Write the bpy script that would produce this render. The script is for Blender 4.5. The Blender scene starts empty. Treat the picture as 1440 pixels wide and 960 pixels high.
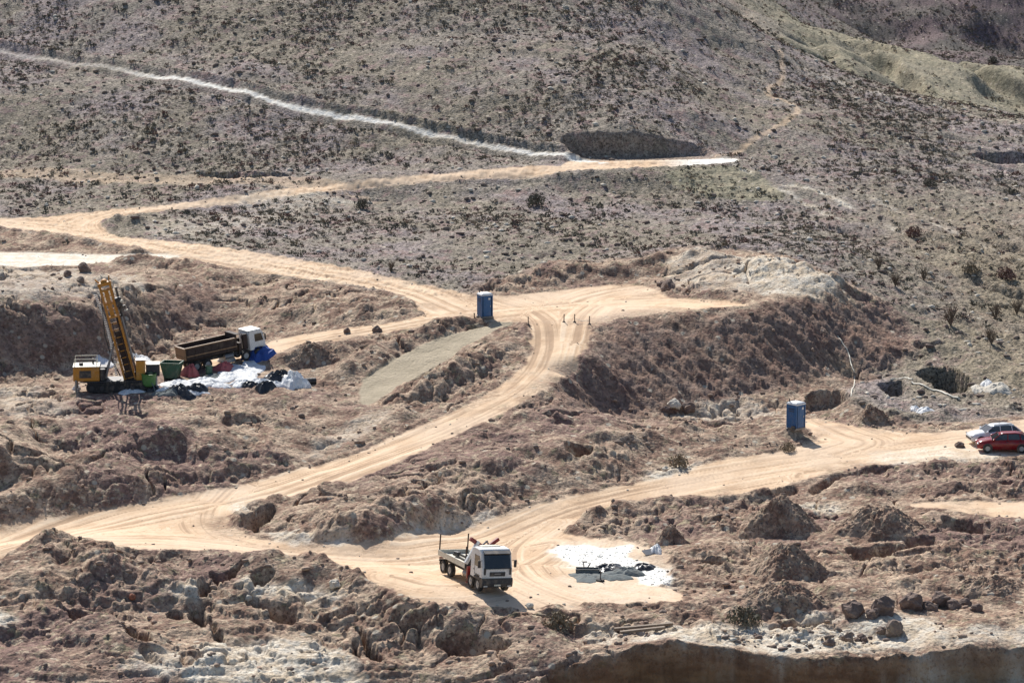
import bpy, bmesh, math, random
import numpy as np
from mathutils import Vector, Matrix

R = math.radians
scn = bpy.context.scene
col = scn.collection
random.seed(7)
rng = np.random.default_rng(11)

# ------------------------------------------------------------------ camera
CAM_H, PITCH, FPX = 52.0, 10.3, 4000.0
cam_d = bpy.data.cameras.new('camera')
cam = bpy.data.objects.new('camera', cam_d)
col.objects.link(cam)
cam.location = (0, 0, CAM_H)
cam.rotation_euler = (R(90 - PITCH), 0, 0)
cam_d.sensor_width = 36
cam_d.lens = FPX / 1440 * 36
cam_d.clip_start = 1
cam_d.clip_end = 9000
scn.camera = cam

# ------------------------------------------------------------------ light
SUN_EL = 40.0
SUN_DIR = Vector((-0.30 * math.cos(R(SUN_EL)), 0.954 * math.cos(R(SUN_EL)), math.sin(R(SUN_EL))))   # towards the sun
w = bpy.data.worlds.new("World")
scn.world = w
w.use_nodes = True
nt = w.node_tree
bg = nt.nodes['Background']
sky = nt.nodes.new('ShaderNodeTexSky')
sky.sky_type = 'NISHITA'
sky.sun_disc = False
sky.sun_elevation = R(SUN_EL)
sky.sun_rotation = math.atan2(SUN_DIR.x, SUN_DIR.y)
sky.altitude = 600
sky.dust_density = 1.5
nt.links.new(sky.outputs[0], bg.inputs[0])
bg.inputs[1].default_value = 0.09
sun_d = bpy.data.lights.new('sun', 'SUN')
sun_d.energy = 4.9
sun_d.angle = R(0.53)
sun_d.color = (1.0, 0.955, 0.89)
sun = bpy.data.objects.new('sun', sun_d)
col.objects.link(sun)
sun.rotation_euler = SUN_DIR.to_track_quat('Z', 'Y').to_euler()
sun.location = (0, 100, 150)
scn.view_settings.view_transform = 'Standard'
scn.view_settings.look = 'None'
scn.view_settings.exposure = 0.34
scn.view_settings.gamma = 1.0
scn.render.resolution_x = 1024
scn.render.resolution_y = 682

# ------------------------------------------------------------------ camera rays: pixel of the 1440x960 photograph -> point in the place
cp, sp_ = math.cos(R(PITCH)), math.sin(R(PITCH))
def ray(u, v):
    a, b = (u - 720) / FPX, (480 - v) / FPX
    return a, cp + b * sp_, -sp_ + b * cp
def atz(u, v, z):
    dx, dy, dz = ray(u, v)
    t = (z - CAM_H) / dz
    return np.array((dx * t, dy * t, z))

# ------------------------------------------------------------------ noise
_perm = rng.permutation(512)
_ang = rng.random(512) * 2 * math.pi
_gx, _gy = np.cos(_ang).astype(np.float32), np.sin(_ang).astype(np.float32)
def perlin(x, y, seed=0):
    x = np.asarray(x, dtype=np.float32) + np.float32(seed * 17.13)
    y = np.asarray(y, dtype=np.float32) + np.float32(seed * 9.71)
    xi = np.floor(x).astype(np.int32); yi = np.floor(y).astype(np.int32)
    xf = x - xi; yf = y - yi
    u = xf * xf * xf * (xf * (xf * 6 - 15) + 10); v = yf * yf * yf * (yf * (yf * 6 - 15) + 10)
    def g(ix, iy, fx, fy):
        h = _perm[(_perm[(ix + seed * 31) & 511] + iy) & 511]
        return _gx[h] * fx + _gy[h] * fy
    a = g(xi, yi, xf, yf); b = g(xi + 1, yi, xf - 1, yf)
    c = g(xi, yi + 1, xf, yf - 1); d = g(xi + 1, yi + 1, xf - 1, yf - 1)
    return (a + (b - a) * u + (c + (d - c) * u - a - (b - a) * u) * v) * 1.5
def fbm(x, y, octs=3, seed=0, gain=.5, lac=2.07):
    s = 0; a = 1
    for i in range(octs):
        s = s + a * perlin(x, y, seed + i); x = x * lac; y = y * lac; a *= gain
    return s
def billow(x, y, octs=3, seed=0, gain=.5):
    s = 0; a = 1
    for i in range(octs):
        s = s + a * (np.abs(perlin(x, y, seed + i)) * 2 - .5); x = x * 2.1; y = y * 2.1; a *= gain
    return s
def sst(a, b, x):
    t = np.clip((x - a) / (b - a), 0, 1)
    return t * t * (3 - 2 * t)

# ------------------------------------------------------------------ terrain lattice (denser near, coarser far)
ang = np.concatenate([np.linspace(40, 18.3, 60)[:-1], np.linspace(18.3, 2.7, 1330), np.linspace(2.7, .6, 40)[1:]])
YR = CAM_H / np.tan(np.radians(ang))
TC = np.concatenate([np.linspace(-.75, -.2, 80)[:-1], np.linspace(-.2, .2, 1230), np.linspace(.2, .75, 80)[1:]])
NR, NC = len(YR), len(TC)
XG = (YR[:, None] * TC[None, :]).astype(np.float32)
YG = np.repeat(YR[:, None], NC, 1).astype(np.float32)
K = 3
ri = np.unique(np.append(np.arange(0, NR, K), NR - 1)); ci = np.unique(np.append(np.arange(0, NC, K), NC - 1))
XC, YC = XG[np.ix_(ri, ci)], YG[np.ix_(ri, ci)]
_fr = np.interp(np.arange(NR), ri, np.arange(len(ri))); _fc = np.interp(np.arange(NC), ci, np.arange(len(ci)))
def up(A):
    r0 = np.minimum(_fr.astype(int), len(ri) - 2); fr = (_fr - r0)[:, None].astype(np.float32)
    c0 = np.minimum(_fc.astype(int), len(ci) - 2); fc = (_fc - c0)[None, :].astype(np.float32)
    T = A[r0] * (1 - fr) + A[r0 + 1] * fr
    return T[:, c0] * (1 - fc) + T[:, c0 + 1] * fc
def grid_at(G, x, y):
    x = np.asarray(x, float); y = np.asarray(y, float)
    r = np.interp(y, YR, np.arange(NR)); c = np.interp(x / y, TC, np.arange(NC))
    r0 = np.minimum(r.astype(int), NR - 2); c0 = np.minimum(c.astype(int), NC - 2)
    fr, fc = r - r0, c - c0
    return (G[r0, c0] * (1 - fr) * (1 - fc) + G[r0 + 1, c0] * fr * (1 - fc) + G[r0, c0 + 1] * (1 - fr) * fc + G[r0 + 1, c0 + 1] * fr * fc)

# ------------------------------------------------------------------ landform: surveyed lines (pixel u, v, level z)
LINES = [
 # lower haul road and truck pad
 [(-250,790,0),(0,765,0),(150,745,.2),(330,745,.1),(460,780,0),(560,790,0),(700,800,0),(850,830,0),(950,820,0)],
 [(620,745,0),(700,735,0),(800,718,.3),(900,692,.6),(1000,675,.8),(1120,650,1.1),(1250,632,1.3),(1440,606,1.6),(1650,580,1.8)],
 [(1130,603,1.4),(1180,605,1.4),(1000,600,1.2),(880,590,1.2),(1250,622,1.4)],
 [(1380,642,1.4),(1500,640,1.5)],
 [(1280,712,.7),(1360,715,.8),(1500,720,.9)],
 # S bend
 [(250,722,.3),(400,688,.8),(480,662,1.3),(560,635,1.8),(640,603,2.5),(700,575,3.2),(750,545,3.9),(775,510,4.7),(785,475,5.5),(770,445,6.1)],
 [(440,657,1.0),(560,614,2.0),(640,580,2.8),(700,547,3.6),(738,515,4.5),(748,480,5.4)],
 [(400,700,.7),(480,684,1.1),(560,651,1.7),(640,613,2.3),(700,586,3.0),(760,553,3.8),(800,522,4.5),(828,480,5.5)],
 # junction, plateau
 [(640,430,6.2),(700,432,6.2),(770,430,6.2),(860,420,6.3),(960,425,6.5),(1050,428,6.6)],
 [(850,402,6.4),(910,402,6.5)],
 # main road up left
 [(600,415,6.4),(500,392,6.7),(400,375,7),(300,360,7.2),(200,346,7.4),(100,325,7.5),(0,315,7.5),(-200,312,7.5)],
 [(160,303,7.9),(230,293,8.1),(300,283,8.4),(420,267,8.9),(560,252,9.6),(700,244,10.1),(800,238,10.4)],
 [(830,230,10.5),(900,228,10.5),(1000,227,10.5),(1040,227,10.5)],
 # white road left
 [(-200,368,7.0),(0,366,7.0),(100,366,7.0),(200,363,7.1)],
 # fill slopes under the upper road
 [(300,292,7.9),(420,277,8.2),(500,270,8.5),(560,271,8.5),(640,273,8.5),(720,266,8.8)],
 [(760,262,9.1),(850,265,8.95),(940,268,8.7),(960,285,7.9),(1040,285,7.9),(1110,284,7.9)],
 [(800,243,10.3),(900,238,10.4),(1000,233,10.4),(1040,232,10.4)],
 # hillside below it
 [(200,320,7.7),(300,320,7.7),(500,320,7.7),(700,320,7.6),(900,320,7.7),(1050,320,7.6)],
 [(500,360,7.2),(650,375,7.0),(800,365,7.1),(900,350,7.2)],
 [(700,405,6.6),(780,400,6.6),(860,392,6.7),(920,390,6.8)],
 [(760,383,7.3),(860,376,7.4),(930,372,7.4)],
 # right embankment: lip and toe
 [(832,470,5.8),(850,460,6.1),(900,446,6.4),(960,441,6.5),(1020,438,6.6),(1100,428,6.8),(1160,420,6.6),(1210,430,5.7),(1250,450,4.4),(1280,474,3.3),(1300,500,2.5)],
 [(800,562,2.6),(840,575,1.6),(900,580,1.1),(1000,572,1.1),(1080,560,1.2),(1130,550,1.4),(1190,535,1.5),(1240,520,1.8),(1290,508,2.1)],
 [(830,505,4.7),(800,540,3.4)],
 [(960,365,7.9),(1020,362,8.2),(1100,375,8.3),(1160,395,7.8)],
 [(1200,560,1.5),(1320,570,1.3),(1440,560,1.6),(1440,520,2.0),(1600,540,1.8),(1340,525,2.1)],
 # bank above the drill platform
 [(-200,447,6.9),(0,445,6.9),(120,437,6.9),(200,412,7.0),(250,395,7.0),(290,383,7.0)],
 [(-200,525,3.2),(0,522,3.2),(150,505,3.4),(230,478,3.7),(290,455,4.3),(330,430,5.3)],
 [(-100,400,7.0),(100,400,7.0),(200,385,7.0)],
 # drill platform and its road
 [(0,545,3.2),(120,548,3.3),(250,540,3.4),(350,535,3.4),(420,530,3.4)],
 [(250,510,3.5),(330,500,3.8),(400,487,4.2),(480,472,4.9),(560,460,5.5),(620,448,6.0)],
 [(400,470,4.4),(480,458,5.1),(560,450,5.7)],
 [(340,400,6.2),(450,415,6.2),(520,432,6.1)],
 # slope in front of the platform, ditch, berm
 [(-200,600,3.0),(0,590,3.1),(150,585,3.1),(300,575,3.2),(420,575,2.9)],
 [(-200,655,2.85),(0,652,2.85),(100,645,2.85),(160,634,2.85),(220,625,2.8),(320,616,2.6),(420,610,2.1)],
 [(-200,694,1.2),(0,686,1.3),(100,672,1.4),(200,656,1.5),(245,650,1.6)],
 [(-200,712,1.8),(0,692,1.8),(60,681,1.9),(150,668,2.0),(230,656,2.0),(340,641,2.0),(430,624,2.0),(480,615,2.0)],
 [(-200,745,.2),(0,735,.2),(130,716,.3),(240,701,.5),(340,682,.8),(430,655,1.2)],
 # pale ramp and its rims
 [(505,555,2.9),(560,520,3.8),(620,485,4.8),(670,462,5.6),(720,452,6.0)],
 [(535,566,2.9),(611,521,4.0),(660,492,4.9),(720,466,5.8)],
 [(560,572,2.9),(640,530,4.1),(700,494,5.2),(735,475,5.7)],
 [(480,590,2.4),(540,590,2.6),(600,570,2.9),(660,540,3.5),(705,512,4.5)],
 # island between the roads
 [(400,715,.9),(500,700,1.3),(600,660,2.2),(700,630,2.7),(800,620,2.6),(920,612,2.0),(1050,610,1.7)],
 [(420,742,.9),(520,740,1.2),(620,712,1.0),(720,690,1.1),(820,670,1.3),(900,650,1.3)],
 # foreground, left and centre
 [(-200,860,.6),(-60,800,1.1),(0,780,1.2),(60,758,1.5),(130,768,1.3),(230,776,1.1),(330,782,1.0),(450,792,.9),(500,804,.9),(560,838,.6),(640,860,.3),(740,868,.1)],
 [(-200,900,-.6),(0,870,-.5),(200,870,-.6),(400,870,-.8),(520,890,-.9),(620,900,-.8)],
 [(-200,960,-1.7),(0,960,-1.6),(300,960,-1.6),(600,960,-2.2)],
 [(-200,1100,-5.5),(300,1100,-5.5),(800,1100,-5.0),(1300,1100,-5.0),(1650,1100,-5.0)],
 [(-300,1300,-9),(300,1300,-9),(900,1300,-9),(1600,1300,-9)],
 # foreground right
 [(800,870,0),(950,870,0),(1100,870,0),(1250,860,0),(1400,840,.1),(1600,820,.2)],
 [(760,900,-.3),(900,905,-.3),(1060,905,-.4),(1200,905,-.3),(1440,890,-.2),(1600,880,-.2)],
 [(900,960,-1.2),(1100,960,-1.2),(1300,960,-1.0),(1600,950,-.8)],
 [(1000,790,.2),(1150,790,.3),(1300,780,.4),(1440,770,.6),(1600,760,.6)],
 [(960,730,.4),(1100,740,.5),(1250,740,.6),(1440,745,.7)],
]
# beyond the near crest: metres (x, y, z)
HILL = [   # (u, v, level) above the upper road and on the right
 [(-250,235,10.8),(0,225,11.2),(200,235,11.2),(400,240,11.3),(560,235,11.7),(700,225,12.4)],
 [(785,196,14.2),(830,186,15.2),(900,185,15.2),(950,193,14.4),(1000,208,13.0)],
 [(-250,140,16.8),(0,140,17),(200,140,17.3),(400,140,17.6),(600,140,17.8),(780,140,18),(900,145,17.6),(980,160,16.2)],
 [(-250,70,21.6),(0,65,22.2),(400,70,22.6),(700,70,22.9),(900,75,22.4)],
 [(-250,0,27),(0,0,27.6),(300,0,28),(600,0,28.3),(800,0,28.2),(930,0,27.8)],
 [(-250,-150,41),(0,-150,41.5),(300,-150,41.8),(600,-150,42),(820,-150,41)],
 [(1010,213,12.3),(1060,195,13),(1050,165,14.6),(1050,120,17.4),(1010,70,21.2)],
 [(1100,170,14.2),(1120,230,10.8),(1200,200,11.8),(1320,210,10.9),(1440,240,8.9),(1600,250,8.0)],
 [(1100,300,8.5),(1200,260,9.3),(1300,300,7.3),(1440,310,6.6),(1600,320,6.2)],
 [(1100,355,8.8),(1200,350,8.0),(1300,380,6.0),(1440,380,4.6),(1600,390,4.0)],
 [(1290,430,5.6),(1360,430,4.3),(1440,440,3.1),(1600,440,2.6)],
 [(1330,480,3.4),(1440,490,2.6),(1600,490,2.3)],
]
DIST = [   # (u, v, distance)
 [(1000,0,411),(1040,35,408),(1090,72,405),(1150,105,402),(1240,132,400),(1340,152,396),(1440,170,392),(1600,190,390)],
 [(1000,20,440),(1060,33,450),(1130,48,462),(1200,66,473),(1280,78,477),(1400,92,480),(1440,97,480),(1600,130,480)],
 [(1100,66,425),(1180,98,435),(1260,122,444),(1340,142,446),(1440,160,446),(1600,200,440)],
 [(1060,50,540),(1200,90,560),(1440,125,575),(1600,150,575)],
 [(1060,36,640),(1200,68,645),(1440,99,650),(1600,120,650)],
 [(1000,0,690),(1200,0,694),(1440,0,698),(1600,0,700)],
 [(1000,-150,800),(1440,-150,820),(1600,-150,820)],
]
WORLD = [
 [(-200,500,62),(0,500,60),(20,500,40)],
 [(-300,640,98),(0,640,92),(40,640,50)],
 [(-500,1000,170),(0,1000,150),(200,1000,75),(500,1000,75)],
 [(-1500,2000,380),(-500,2300,330),(200,2300,230),(900,2300,230),(1800,2300,260)],
 [(-4000,5000,520),(0,5000,420),(4000,5000,520)],
 [(-300,420,34),(-250,260,10),(-200,150,-6),(200,150,-6),(200,260,0),(250,370,2)],
 [(-100,75,-20),(100,75,-20)],
]
pts = []
for L in [[(a, b, c * 1.15) for a, b, c in L_] for L_ in LINES] + HILL:
    for (a, b) in zip(L[:-1], L[1:]):
        n = max(1, int(math.hypot(a[0] - b[0], (a[1] - b[1]) * 1.5) / 26))
        for k in range(n):
            f = k / n
            pts.append(atz(*[a[j] + (b[j] - a[j]) * f for j in range(3)]))
    pts.append(atz(*L[-1]))
for L in DIST:
    for (a, b) in zip(L[:-1], L[1:]):
        n = max(1, int(math.hypot(a[0] - b[0], a[1] - b[1]) / 30))
        for k in range(n):
            f = k / n
            q_ = [a[j] + (b[j] - a[j]) * f for j in range(3)]
            dx, dy, dz = ray(q_[0], q_[1]); t = q_[2] / dy
            pts.append(np.array((dx * t, q_[2], CAM_H + dz * t)))
for L in WORLD:
    for (a, b) in zip(L[:-1], L[1:]):
        n = max(1, int(math.dist(a[:2], b[:2]) / 14)) if max(a[1], b[1]) < 560 else 2
        for k in range(n):
            f = k / n
            pts.append(np.array([a[j] + (b[j] - a[j]) * f for j in range(3)]))
    pts.append(np.array(L[-1], float))
pts = np.array(pts)
keep = []
for i in range(len(pts)):
    if all(math.hypot(pts[i, 0] - pts[j, 0], pts[i, 1] - pts[j, 1]) > .5 for j in keep): keep.append(i)
pts = pts[keep]
print('survey points', len(pts))
mu = pts[:, 2].mean()
Dm = np.sqrt(((pts[:, None, :2] - pts[None, :, :2]) ** 2).sum(2) + .3)
wts = np.linalg.solve(Dm - np.eye(len(pts)) * .25, pts[:, 2] - mu)
def base_h(X, Y):
    out = np.full(X.shape, mu)
    f = out.ravel(); xs = X.ravel().astype(np.float32); ys = Y.ravel().astype(np.float32)
    px = pts[:, 0].astype(np.float32); py = pts[:, 1].astype(np.float32)
    for s in range(0, len(xs), 20000):
        d = np.sqrt((xs[s:s+20000, None] - px) ** 2 + (ys[s:s+20000, None] - py) ** 2 + np.float32(.3))
        f[s:s+20000] += d @ wts
    return out
BC = base_h(XC, YC).astype(np.float32)
H = up(BC)

def hit(u, v, G=None, lift=0.0):
    """first point where the line of sight through pixel (u, v) meets the ground"""
    G = H if G is None else G
    dx, dy, dz = ray(u, v)
    ys = CAM_H / np.tan(np.radians(np.linspace(40, .8, 9000)))
    t = ys / dy
    z = CAM_H + dz * t; x = dx * t
    below = z < grid_at(G, x, ys) + lift
    k = int(np.argmax(below)) if below.any() else len(ys) - 1
    return np.array((x[k], ys[k], z[k]))
def line(px, G=None, step=0):
    P = np.array([hit(u, v, G)[:2] for u, v in px])
    return P
# signed distance (inside > 0) to a closed outline, on the coarse lattice
def smooth_line(P, closed=False, n=3):
    P = np.array(P, float)
    for _ in range(n):
        Q = np.roll(P, -1, 0) if closed else P[1:]
        A = P if closed else P[:-1]
        N = np.empty((2 * len(A), 2)); N[0::2] = A * .75 + Q * .25; N[1::2] = A * .25 + Q * .75
        if not closed: N = np.vstack([P[:1], N, P[-1:]])
        P = N
    return P
def seg_dist(P, closed=False, xs=None, ys=None, R_=12):
    X = XC if xs is None else xs; Y = YC if ys is None else ys
    best = np.full(X.shape, 1e9, np.float32); along = np.zeros(X.shape, np.float32); side = np.zeros(X.shape, np.float32)
    m = (X > P[:, 0].min() - R_) & (X < P[:, 0].max() + R_) & (Y > P[:, 1].min() - R_) & (Y < P[:, 1].max() + R_)
    x = X[m]; y = Y[m]; b = np.full(x.shape, 1e9, np.float32); al = np.zeros_like(b); sd = np.zeros_like(b)
    acc = 0.0
    n = len(P)
    for i in range(n if closed else n - 1):
        a = P[i]; c = P[(i + 1) % n]; dv = c - a; L = math.hypot(*dv)
        if L < 1e-6: continue
        t = np.clip(((x - a[0]) * dv[0] + (y - a[1]) * dv[1]) / L ** 2, 0, 1)
        d = np.hypot(x - a[0] - t * dv[0], y - a[1] - t * dv[1])
        k = d < b
        b[k] = d[k]; al[k] = acc + t[k] * L
        sd[k] = np.sign((dv[0] * (y - a[1]) - dv[1] * (x - a[0]))[k])
        acc += L
    best[m] = b; along[m] = al; side[m] = sd
    return best, along, side
def inside(P, X, Y):
    r = np.zeros(X.shape, bool)
    n = len(P)
    m = (X > P[:, 0].min()) & (X < P[:, 0].max()) & (Y > P[:, 1].min()) & (Y < P[:, 1].max())
    x = X[m]; y = Y[m]; q = np.zeros(x.shape, bool)
    for i in range(n):
        x1, y1 = P[i]; x2, y2 = P[(i + 1) % n]
        if y1 == y2: continue
        q ^= ((y1 > y) != (y2 > y)) & (x < (x2 - x1) * (y - y1) / (y2 - y1) + x1)
    r[m] = q
    return r
def poly_sdf(P, R_=12):
    d, _, _ = seg_dist(P, True, R_=R_)
    d = np.minimum(d, R_)
    return np.where(inside(P, XC, YC), d, -d).astype(np.float32)
def area(px, n=2, G=None):
    return poly_sdf(smooth_line(line(px, G), True, n))

ROADS = {
 'lower': [(735,448),(748,462),(748,490),(738,515),(700,545),(640,578),(560,612),(500,640),(440,655),(380,672),(320,685),(240,700),(130,718),(0,733),(-60,738),(-200,745),(-200,860),(-60,810),(0,784),(50,760),(110,758),(140,769),(230,773),(330,777),(440,788),(480,797),(520,814),(560,834),(600,850),(640,858),(720,860),(800,856),(900,852),(960,845),(950,800),(930,775),(880,760),(800,752),(790,745),(820,730),(860,712),(900,703),(960,700),(1050,698),(1085,690),(1130,672),(1220,655),(1300,648),(1370,645),(1440,642),(1600,640),(1600,575),(1500,577),(1440,590),(1380,602),(1300,610),(1260,606),(1200,600),(1150,588),(1110,590),(1140,607),(1150,620),(1100,636),(1000,648),(960,664),(900,678),(850,688),(760,708),(700,725),(610,745),(540,762),(460,766),(400,762),(345,752),(322,738),(325,722),(345,712),(400,700),(480,683),(560,650),(640,612),(700,585),(760,552),(790,530),(815,505),(830,480),(835,458)],
 'left': [(-200,303),(-60,305),(60,306),(110,300),(142,298),(140,315),(150,325),(160,333),(250,341),(330,350),(420,364),(500,379),(560,392),(610,404),(660,412),(700,436),(640,450),(585,440),(590,427),(560,412),(480,400),(400,388),(330,378),(270,368),(240,362),(200,352),(130,342),(60,330),(-60,318),(-200,316)],
 'branch': [(100,302),(130,298),(230,289),(330,275),(420,263),(500,255),(570,248),(680,239),(790,232),(800,243),(700,251),(590,258),(500,266),(420,275),(330,286),(230,297),(170,303),(140,312),(130,315)],
 'drill': [(720,430),(640,432),(600,443),(560,453),(480,463),(380,478),(350,495),(240,505),(180,520),(240,525),(330,512),(380,500),(440,487),(520,472),(600,458),(680,447),(740,450)],
 'plateau': [(640,415),(700,418),(760,412),(800,407),(850,401),(900,399),(925,408),(935,420),(1040,424),(1065,428),(960,438),(900,442),(845,455),(835,462),(735,455),(660,448),(630,436)],
 'white': [(-200,352),(0,354),(100,357),(170,359),(250,356),(262,363),(180,366),(130,373),(50,375),(-200,378)],
 'pad': [(800,218),(830,222),(850,221),(1000,221),(1042,225),(1032,230),(900,236),(800,242),(770,240),(790,233),(795,226)],
 'right': [(1265,711),(1330,704),(1440,706),(1600,706),(1600,745),(1440,738),(1390,726),(1330,716)],
}
rs = {k: area(v) for k, v in ROADS.items()}
road_c = np.maximum.reduce(list(rs.values()))
TRACK = line([(-60,56),(30,76),(90,85),(150,93),(230,108),(300,124),(400,148),(440,156),(520,170),(620,188),(700,204),(760,213),(830,224)])
td, tal, tsd = seg_dist(smooth_line(TRACK), R_=14)
PATH = line([(1012,216),(1060,198),(1090,185),(1110,172),(1124,160),(1118,150),(1100,140),(1080,133),(1078,125),(1100,112),(1102,100),(1097,78)])
pd_, pal, psd = seg_dist(smooth_line(PATH), R_=8)
OLD = line([(-60,241),(60,246),(150,250),(280,252),(400,256),(460,262)])
od, _, osd = seg_dist(smooth_line(OLD), R_=8)

EARTH = area([(-260,318),(-60,319),(60,331),(200,353),(400,389),(560,413),(640,420),(660,408),(700,400),(760,372),(860,366),(960,352),(1100,358),(1190,400),(1270,436),(1305,490),(1250,520),(1165,560),(1240,600),(1520,578),(1700,560),(1900,1000),(1500,1500),(-500,1500),(-600,800)], 1)
HILLCUT = area([(783,195),(800,187),(850,184),(900,184),(940,190),(970,197),(1000,209),(1016,220),(1010,224),(840,224),(800,214)], 1)
RAMP = area([(503,540),(530,520),(555,503),(600,481),(640,467),(678,459),(720,450),(735,452),(690,468),(660,487),(611,517),(570,540),(533,562),(508,576)], 1)
CUT = area([(770,940),(800,930),(825,936),(890,915),(900,911),(1000,912),(1060,918),(1140,931),(1200,925),(1290,916),(1360,908),(1440,905),(1800,895),(1800,1350),(720,1350),(745,980)], 1)

def feat(A): return up(A)
wob = (.28 * fbm(XG * .55, YG * .55, 3, 3)).astype(np.float32)
nearw = 1 - .85 * sst(250, 320, YG)
sroad = feat(road_c) + nearw * (wob * 1.1 + .22 * fbm(XG * 1.4, YG * 1.0, 2, 6))
PADE = feat(area([(560,815),(640,840),(720,850),(860,840),(900,752),(990,760),(1000,880),(560,880)], 1))
sroad += sst(-.5, 1.5, PADE) * 1.5 * (fbm(XG * .33, YG * .3, 3, 14) - .1)
def adist(d, s_, cap=14):
    return np.abs(up(np.where(d > 1e8, cap, np.minimum(d, cap) * np.where(s_ == 0, 1, s_))))
TDa, PDa, ODa = adist(td, tsd), adist(pd_, psd, 8), adist(od, osd, 8)
searth = feat(EARTH) + wob * 3
m_road = sst(-.18, .22, sroad)
m_track = sst(.15, -.2, TDa - .5 + wob * .1)
m_track *= sst(26, 40, up(tal)) * .8 + .2
m_track *= sst(-.45, -.1, perlin(up(tal) * .09, up(tal) * 0 + 3.1, 5)) * .5 + .5
m_path = sst(.2, -.2, PDa - .42 + wob * .15)
m_old = sst(.6, -.4, ODa - 2.2 + wob)
BIG = fbm(XG * .13, YG * .1, 3, 8)
m_road *= 1 - .55 * sst(.05, .6, BIG + .35 * perlin(XG * .8, YG * .5, 9)) * sst(3.5, .3, sroad) * nearw
m_earth = sst(-1.2, 1.2, searth)
m_ramp = sst(-.12, .2, feat(RAMP) + wob * .4)

# pits and trenches: outline in the photograph, depth, wall width
PITS = [
 ([(540,822),(590,824),(600,835),(585,845)], .0, .4),
 ([(472,812),(500,798),(540,795),(565,802),(548,822),(500,830)], .0, .4),
]
BLACK = [   # dark holes and cracks in the foreground (left, middle)
 ([(296,800),(310,808),(325,800),(345,795),(338,805),(318,822),(300,822)], 1.5),
 ([(277,822),(290,816),(300,822),(298,832),(284,842),(276,832)], 1.3),
 ([(262,855),(272,845),(285,845),(288,862),(296,878),(285,886),(270,872)], 1.5),
 ([(232,855),(250,848),(262,862),(255,872),(240,872)], 1.2),
 ([(292,862),(304,880),(316,890),(312,900),(300,890),(290,876)], 1.2),
 ([(350,835),(372,842),(384,860),(374,866),(354,856),(345,845)], 1.4),
 ([(376,852),(400,852),(415,858),(424,872),(412,884),(390,878),(376,868)], 1.5),
 ([(498,872),(510,882),(520,898),(528,912),(545,926),(538,936),(520,930),(512,906),(500,886)], 1.6),
 ([(498,900),(504,902),(508,925),(502,926),(496,912)], 1.0),
 ([(553,875),(570,878),(590,868),(600,876),(585,888),(560,892)], .8),
 ([(80,862),(100,866),(130,872),(138,882),(120,886),(98,880)], .9),
 ([(165,880),(190,890),(220,902),(210,912),(185,908),(168,894)], .9),
 ([(330,782),(345,776),(362,776),(372,784),(350,790)], .5),
 ([(392,782),(410,780),(424,782),(425,790),(400,792)], .7),
 ([(612,905),(622,894),(665,887),(712,898),(722,910),(690,920),(640,924),(618,915)], 1.6),
 ([(350,812),(370,806),(388,806),(385,816),(362,824),(352,822)], 1.0),
 # right, foreground
 ([(1185,772),(1200,768),(1225,771),(1245,764),(1280,772),(1300,762),(1315,764),(1320,768),(1290,776),(1262,775),(1250,780),(1215,784),(1195,780)], 1.1),
 ([(1262,788-22),(1290,760),(1318,760),(1320,768),(1285,772)], .7),
 ([(1322,734),(1350,733),(1384,742),(1384,748),(1352,748),(1325,742)], 1.2),
 ([(984,790),(1000,786),(1025,788),(1020,797),(990,798)], .9),
 ([(1078,876),(1100,872),(1150,868),(1180,870),(1150,876),(1110,880),(1085,880)], .8),
 ([(1105,814),(1130,812),(1155,808),(1150,815),(1125,820),(1108,819)], .7),
 # middle distance
 ([(1285,530),(1300,522),(1330,520),(1350,526),(1370,540),(1362,552),(1345,558),(1325,554),(1300,542)], 2.0),
 ([(1232,545),(1255,542),(1275,543),(1272,556),(1258,560),(1240,552)], 1.2),
 ([(1132,558),(1150,553),(1180,554),(1202,566),(1195,580),(1150,580),(1132,572)], 1.0),
 ([(1282,488),(1310,488),(1336,490),(1330,496),(1300,497),(1285,495)], .8),
 ([(1362,212),(1385,211),(1410,213),(1440,214),(1500,214),(1500,229),(1440,228),(1392,226),(1372,219)], 2.2),
 ([(335,748-14),(352,728),(375,712),(392,710),(386,724),(368,738),(345,742)], 1.1),
 ([(553,705),(575,700),(600,704),(605,714),(582,720),(560,714)], 1.1),
 ([(792,640-5),(815,632),(838,636),(838,648),(812,652),(794,648)], 1.1),
 ([(270,240),(340,241),(390,241),(428,244),(400,250),(330,250),(280,247)], .8),
 ([(1082,688),(1100,684),(1120,683),(1128,688),(1105,700),(1085,703)], .9),
 ([(1130,690),(1150,676),(1190,664),(1250,655),(1260,658),(1200,672),(1165,686),(1150,696)], .5),
]
H = H + 0
Hb = H.copy()
# hillside relief: broad swells and runnels
far = sst(230, 420, YG)
nat = 1 - m_earth
H += nat * (.55 * fbm(XG * .045, YG * .045, 3, 20) + .22 * fbm(XG * .25, YG * .25, 3, 24)) * sst(.2, 3.5, -sroad)
# gullies running down to the right on the far right hillside
q = (XG * .55 + YG * .83)
gul = np.abs(perlin(q * .16 + .6 * perlin(XG * .05, YG * .05, 2), (XG * .83 - YG * .55) * .018, 41))
H -= nat * sst(35, 60, XG) * sst(250, 275, YG) * sst(405, 395, YG) * .55 * sst(.3, 0, gul)
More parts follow.
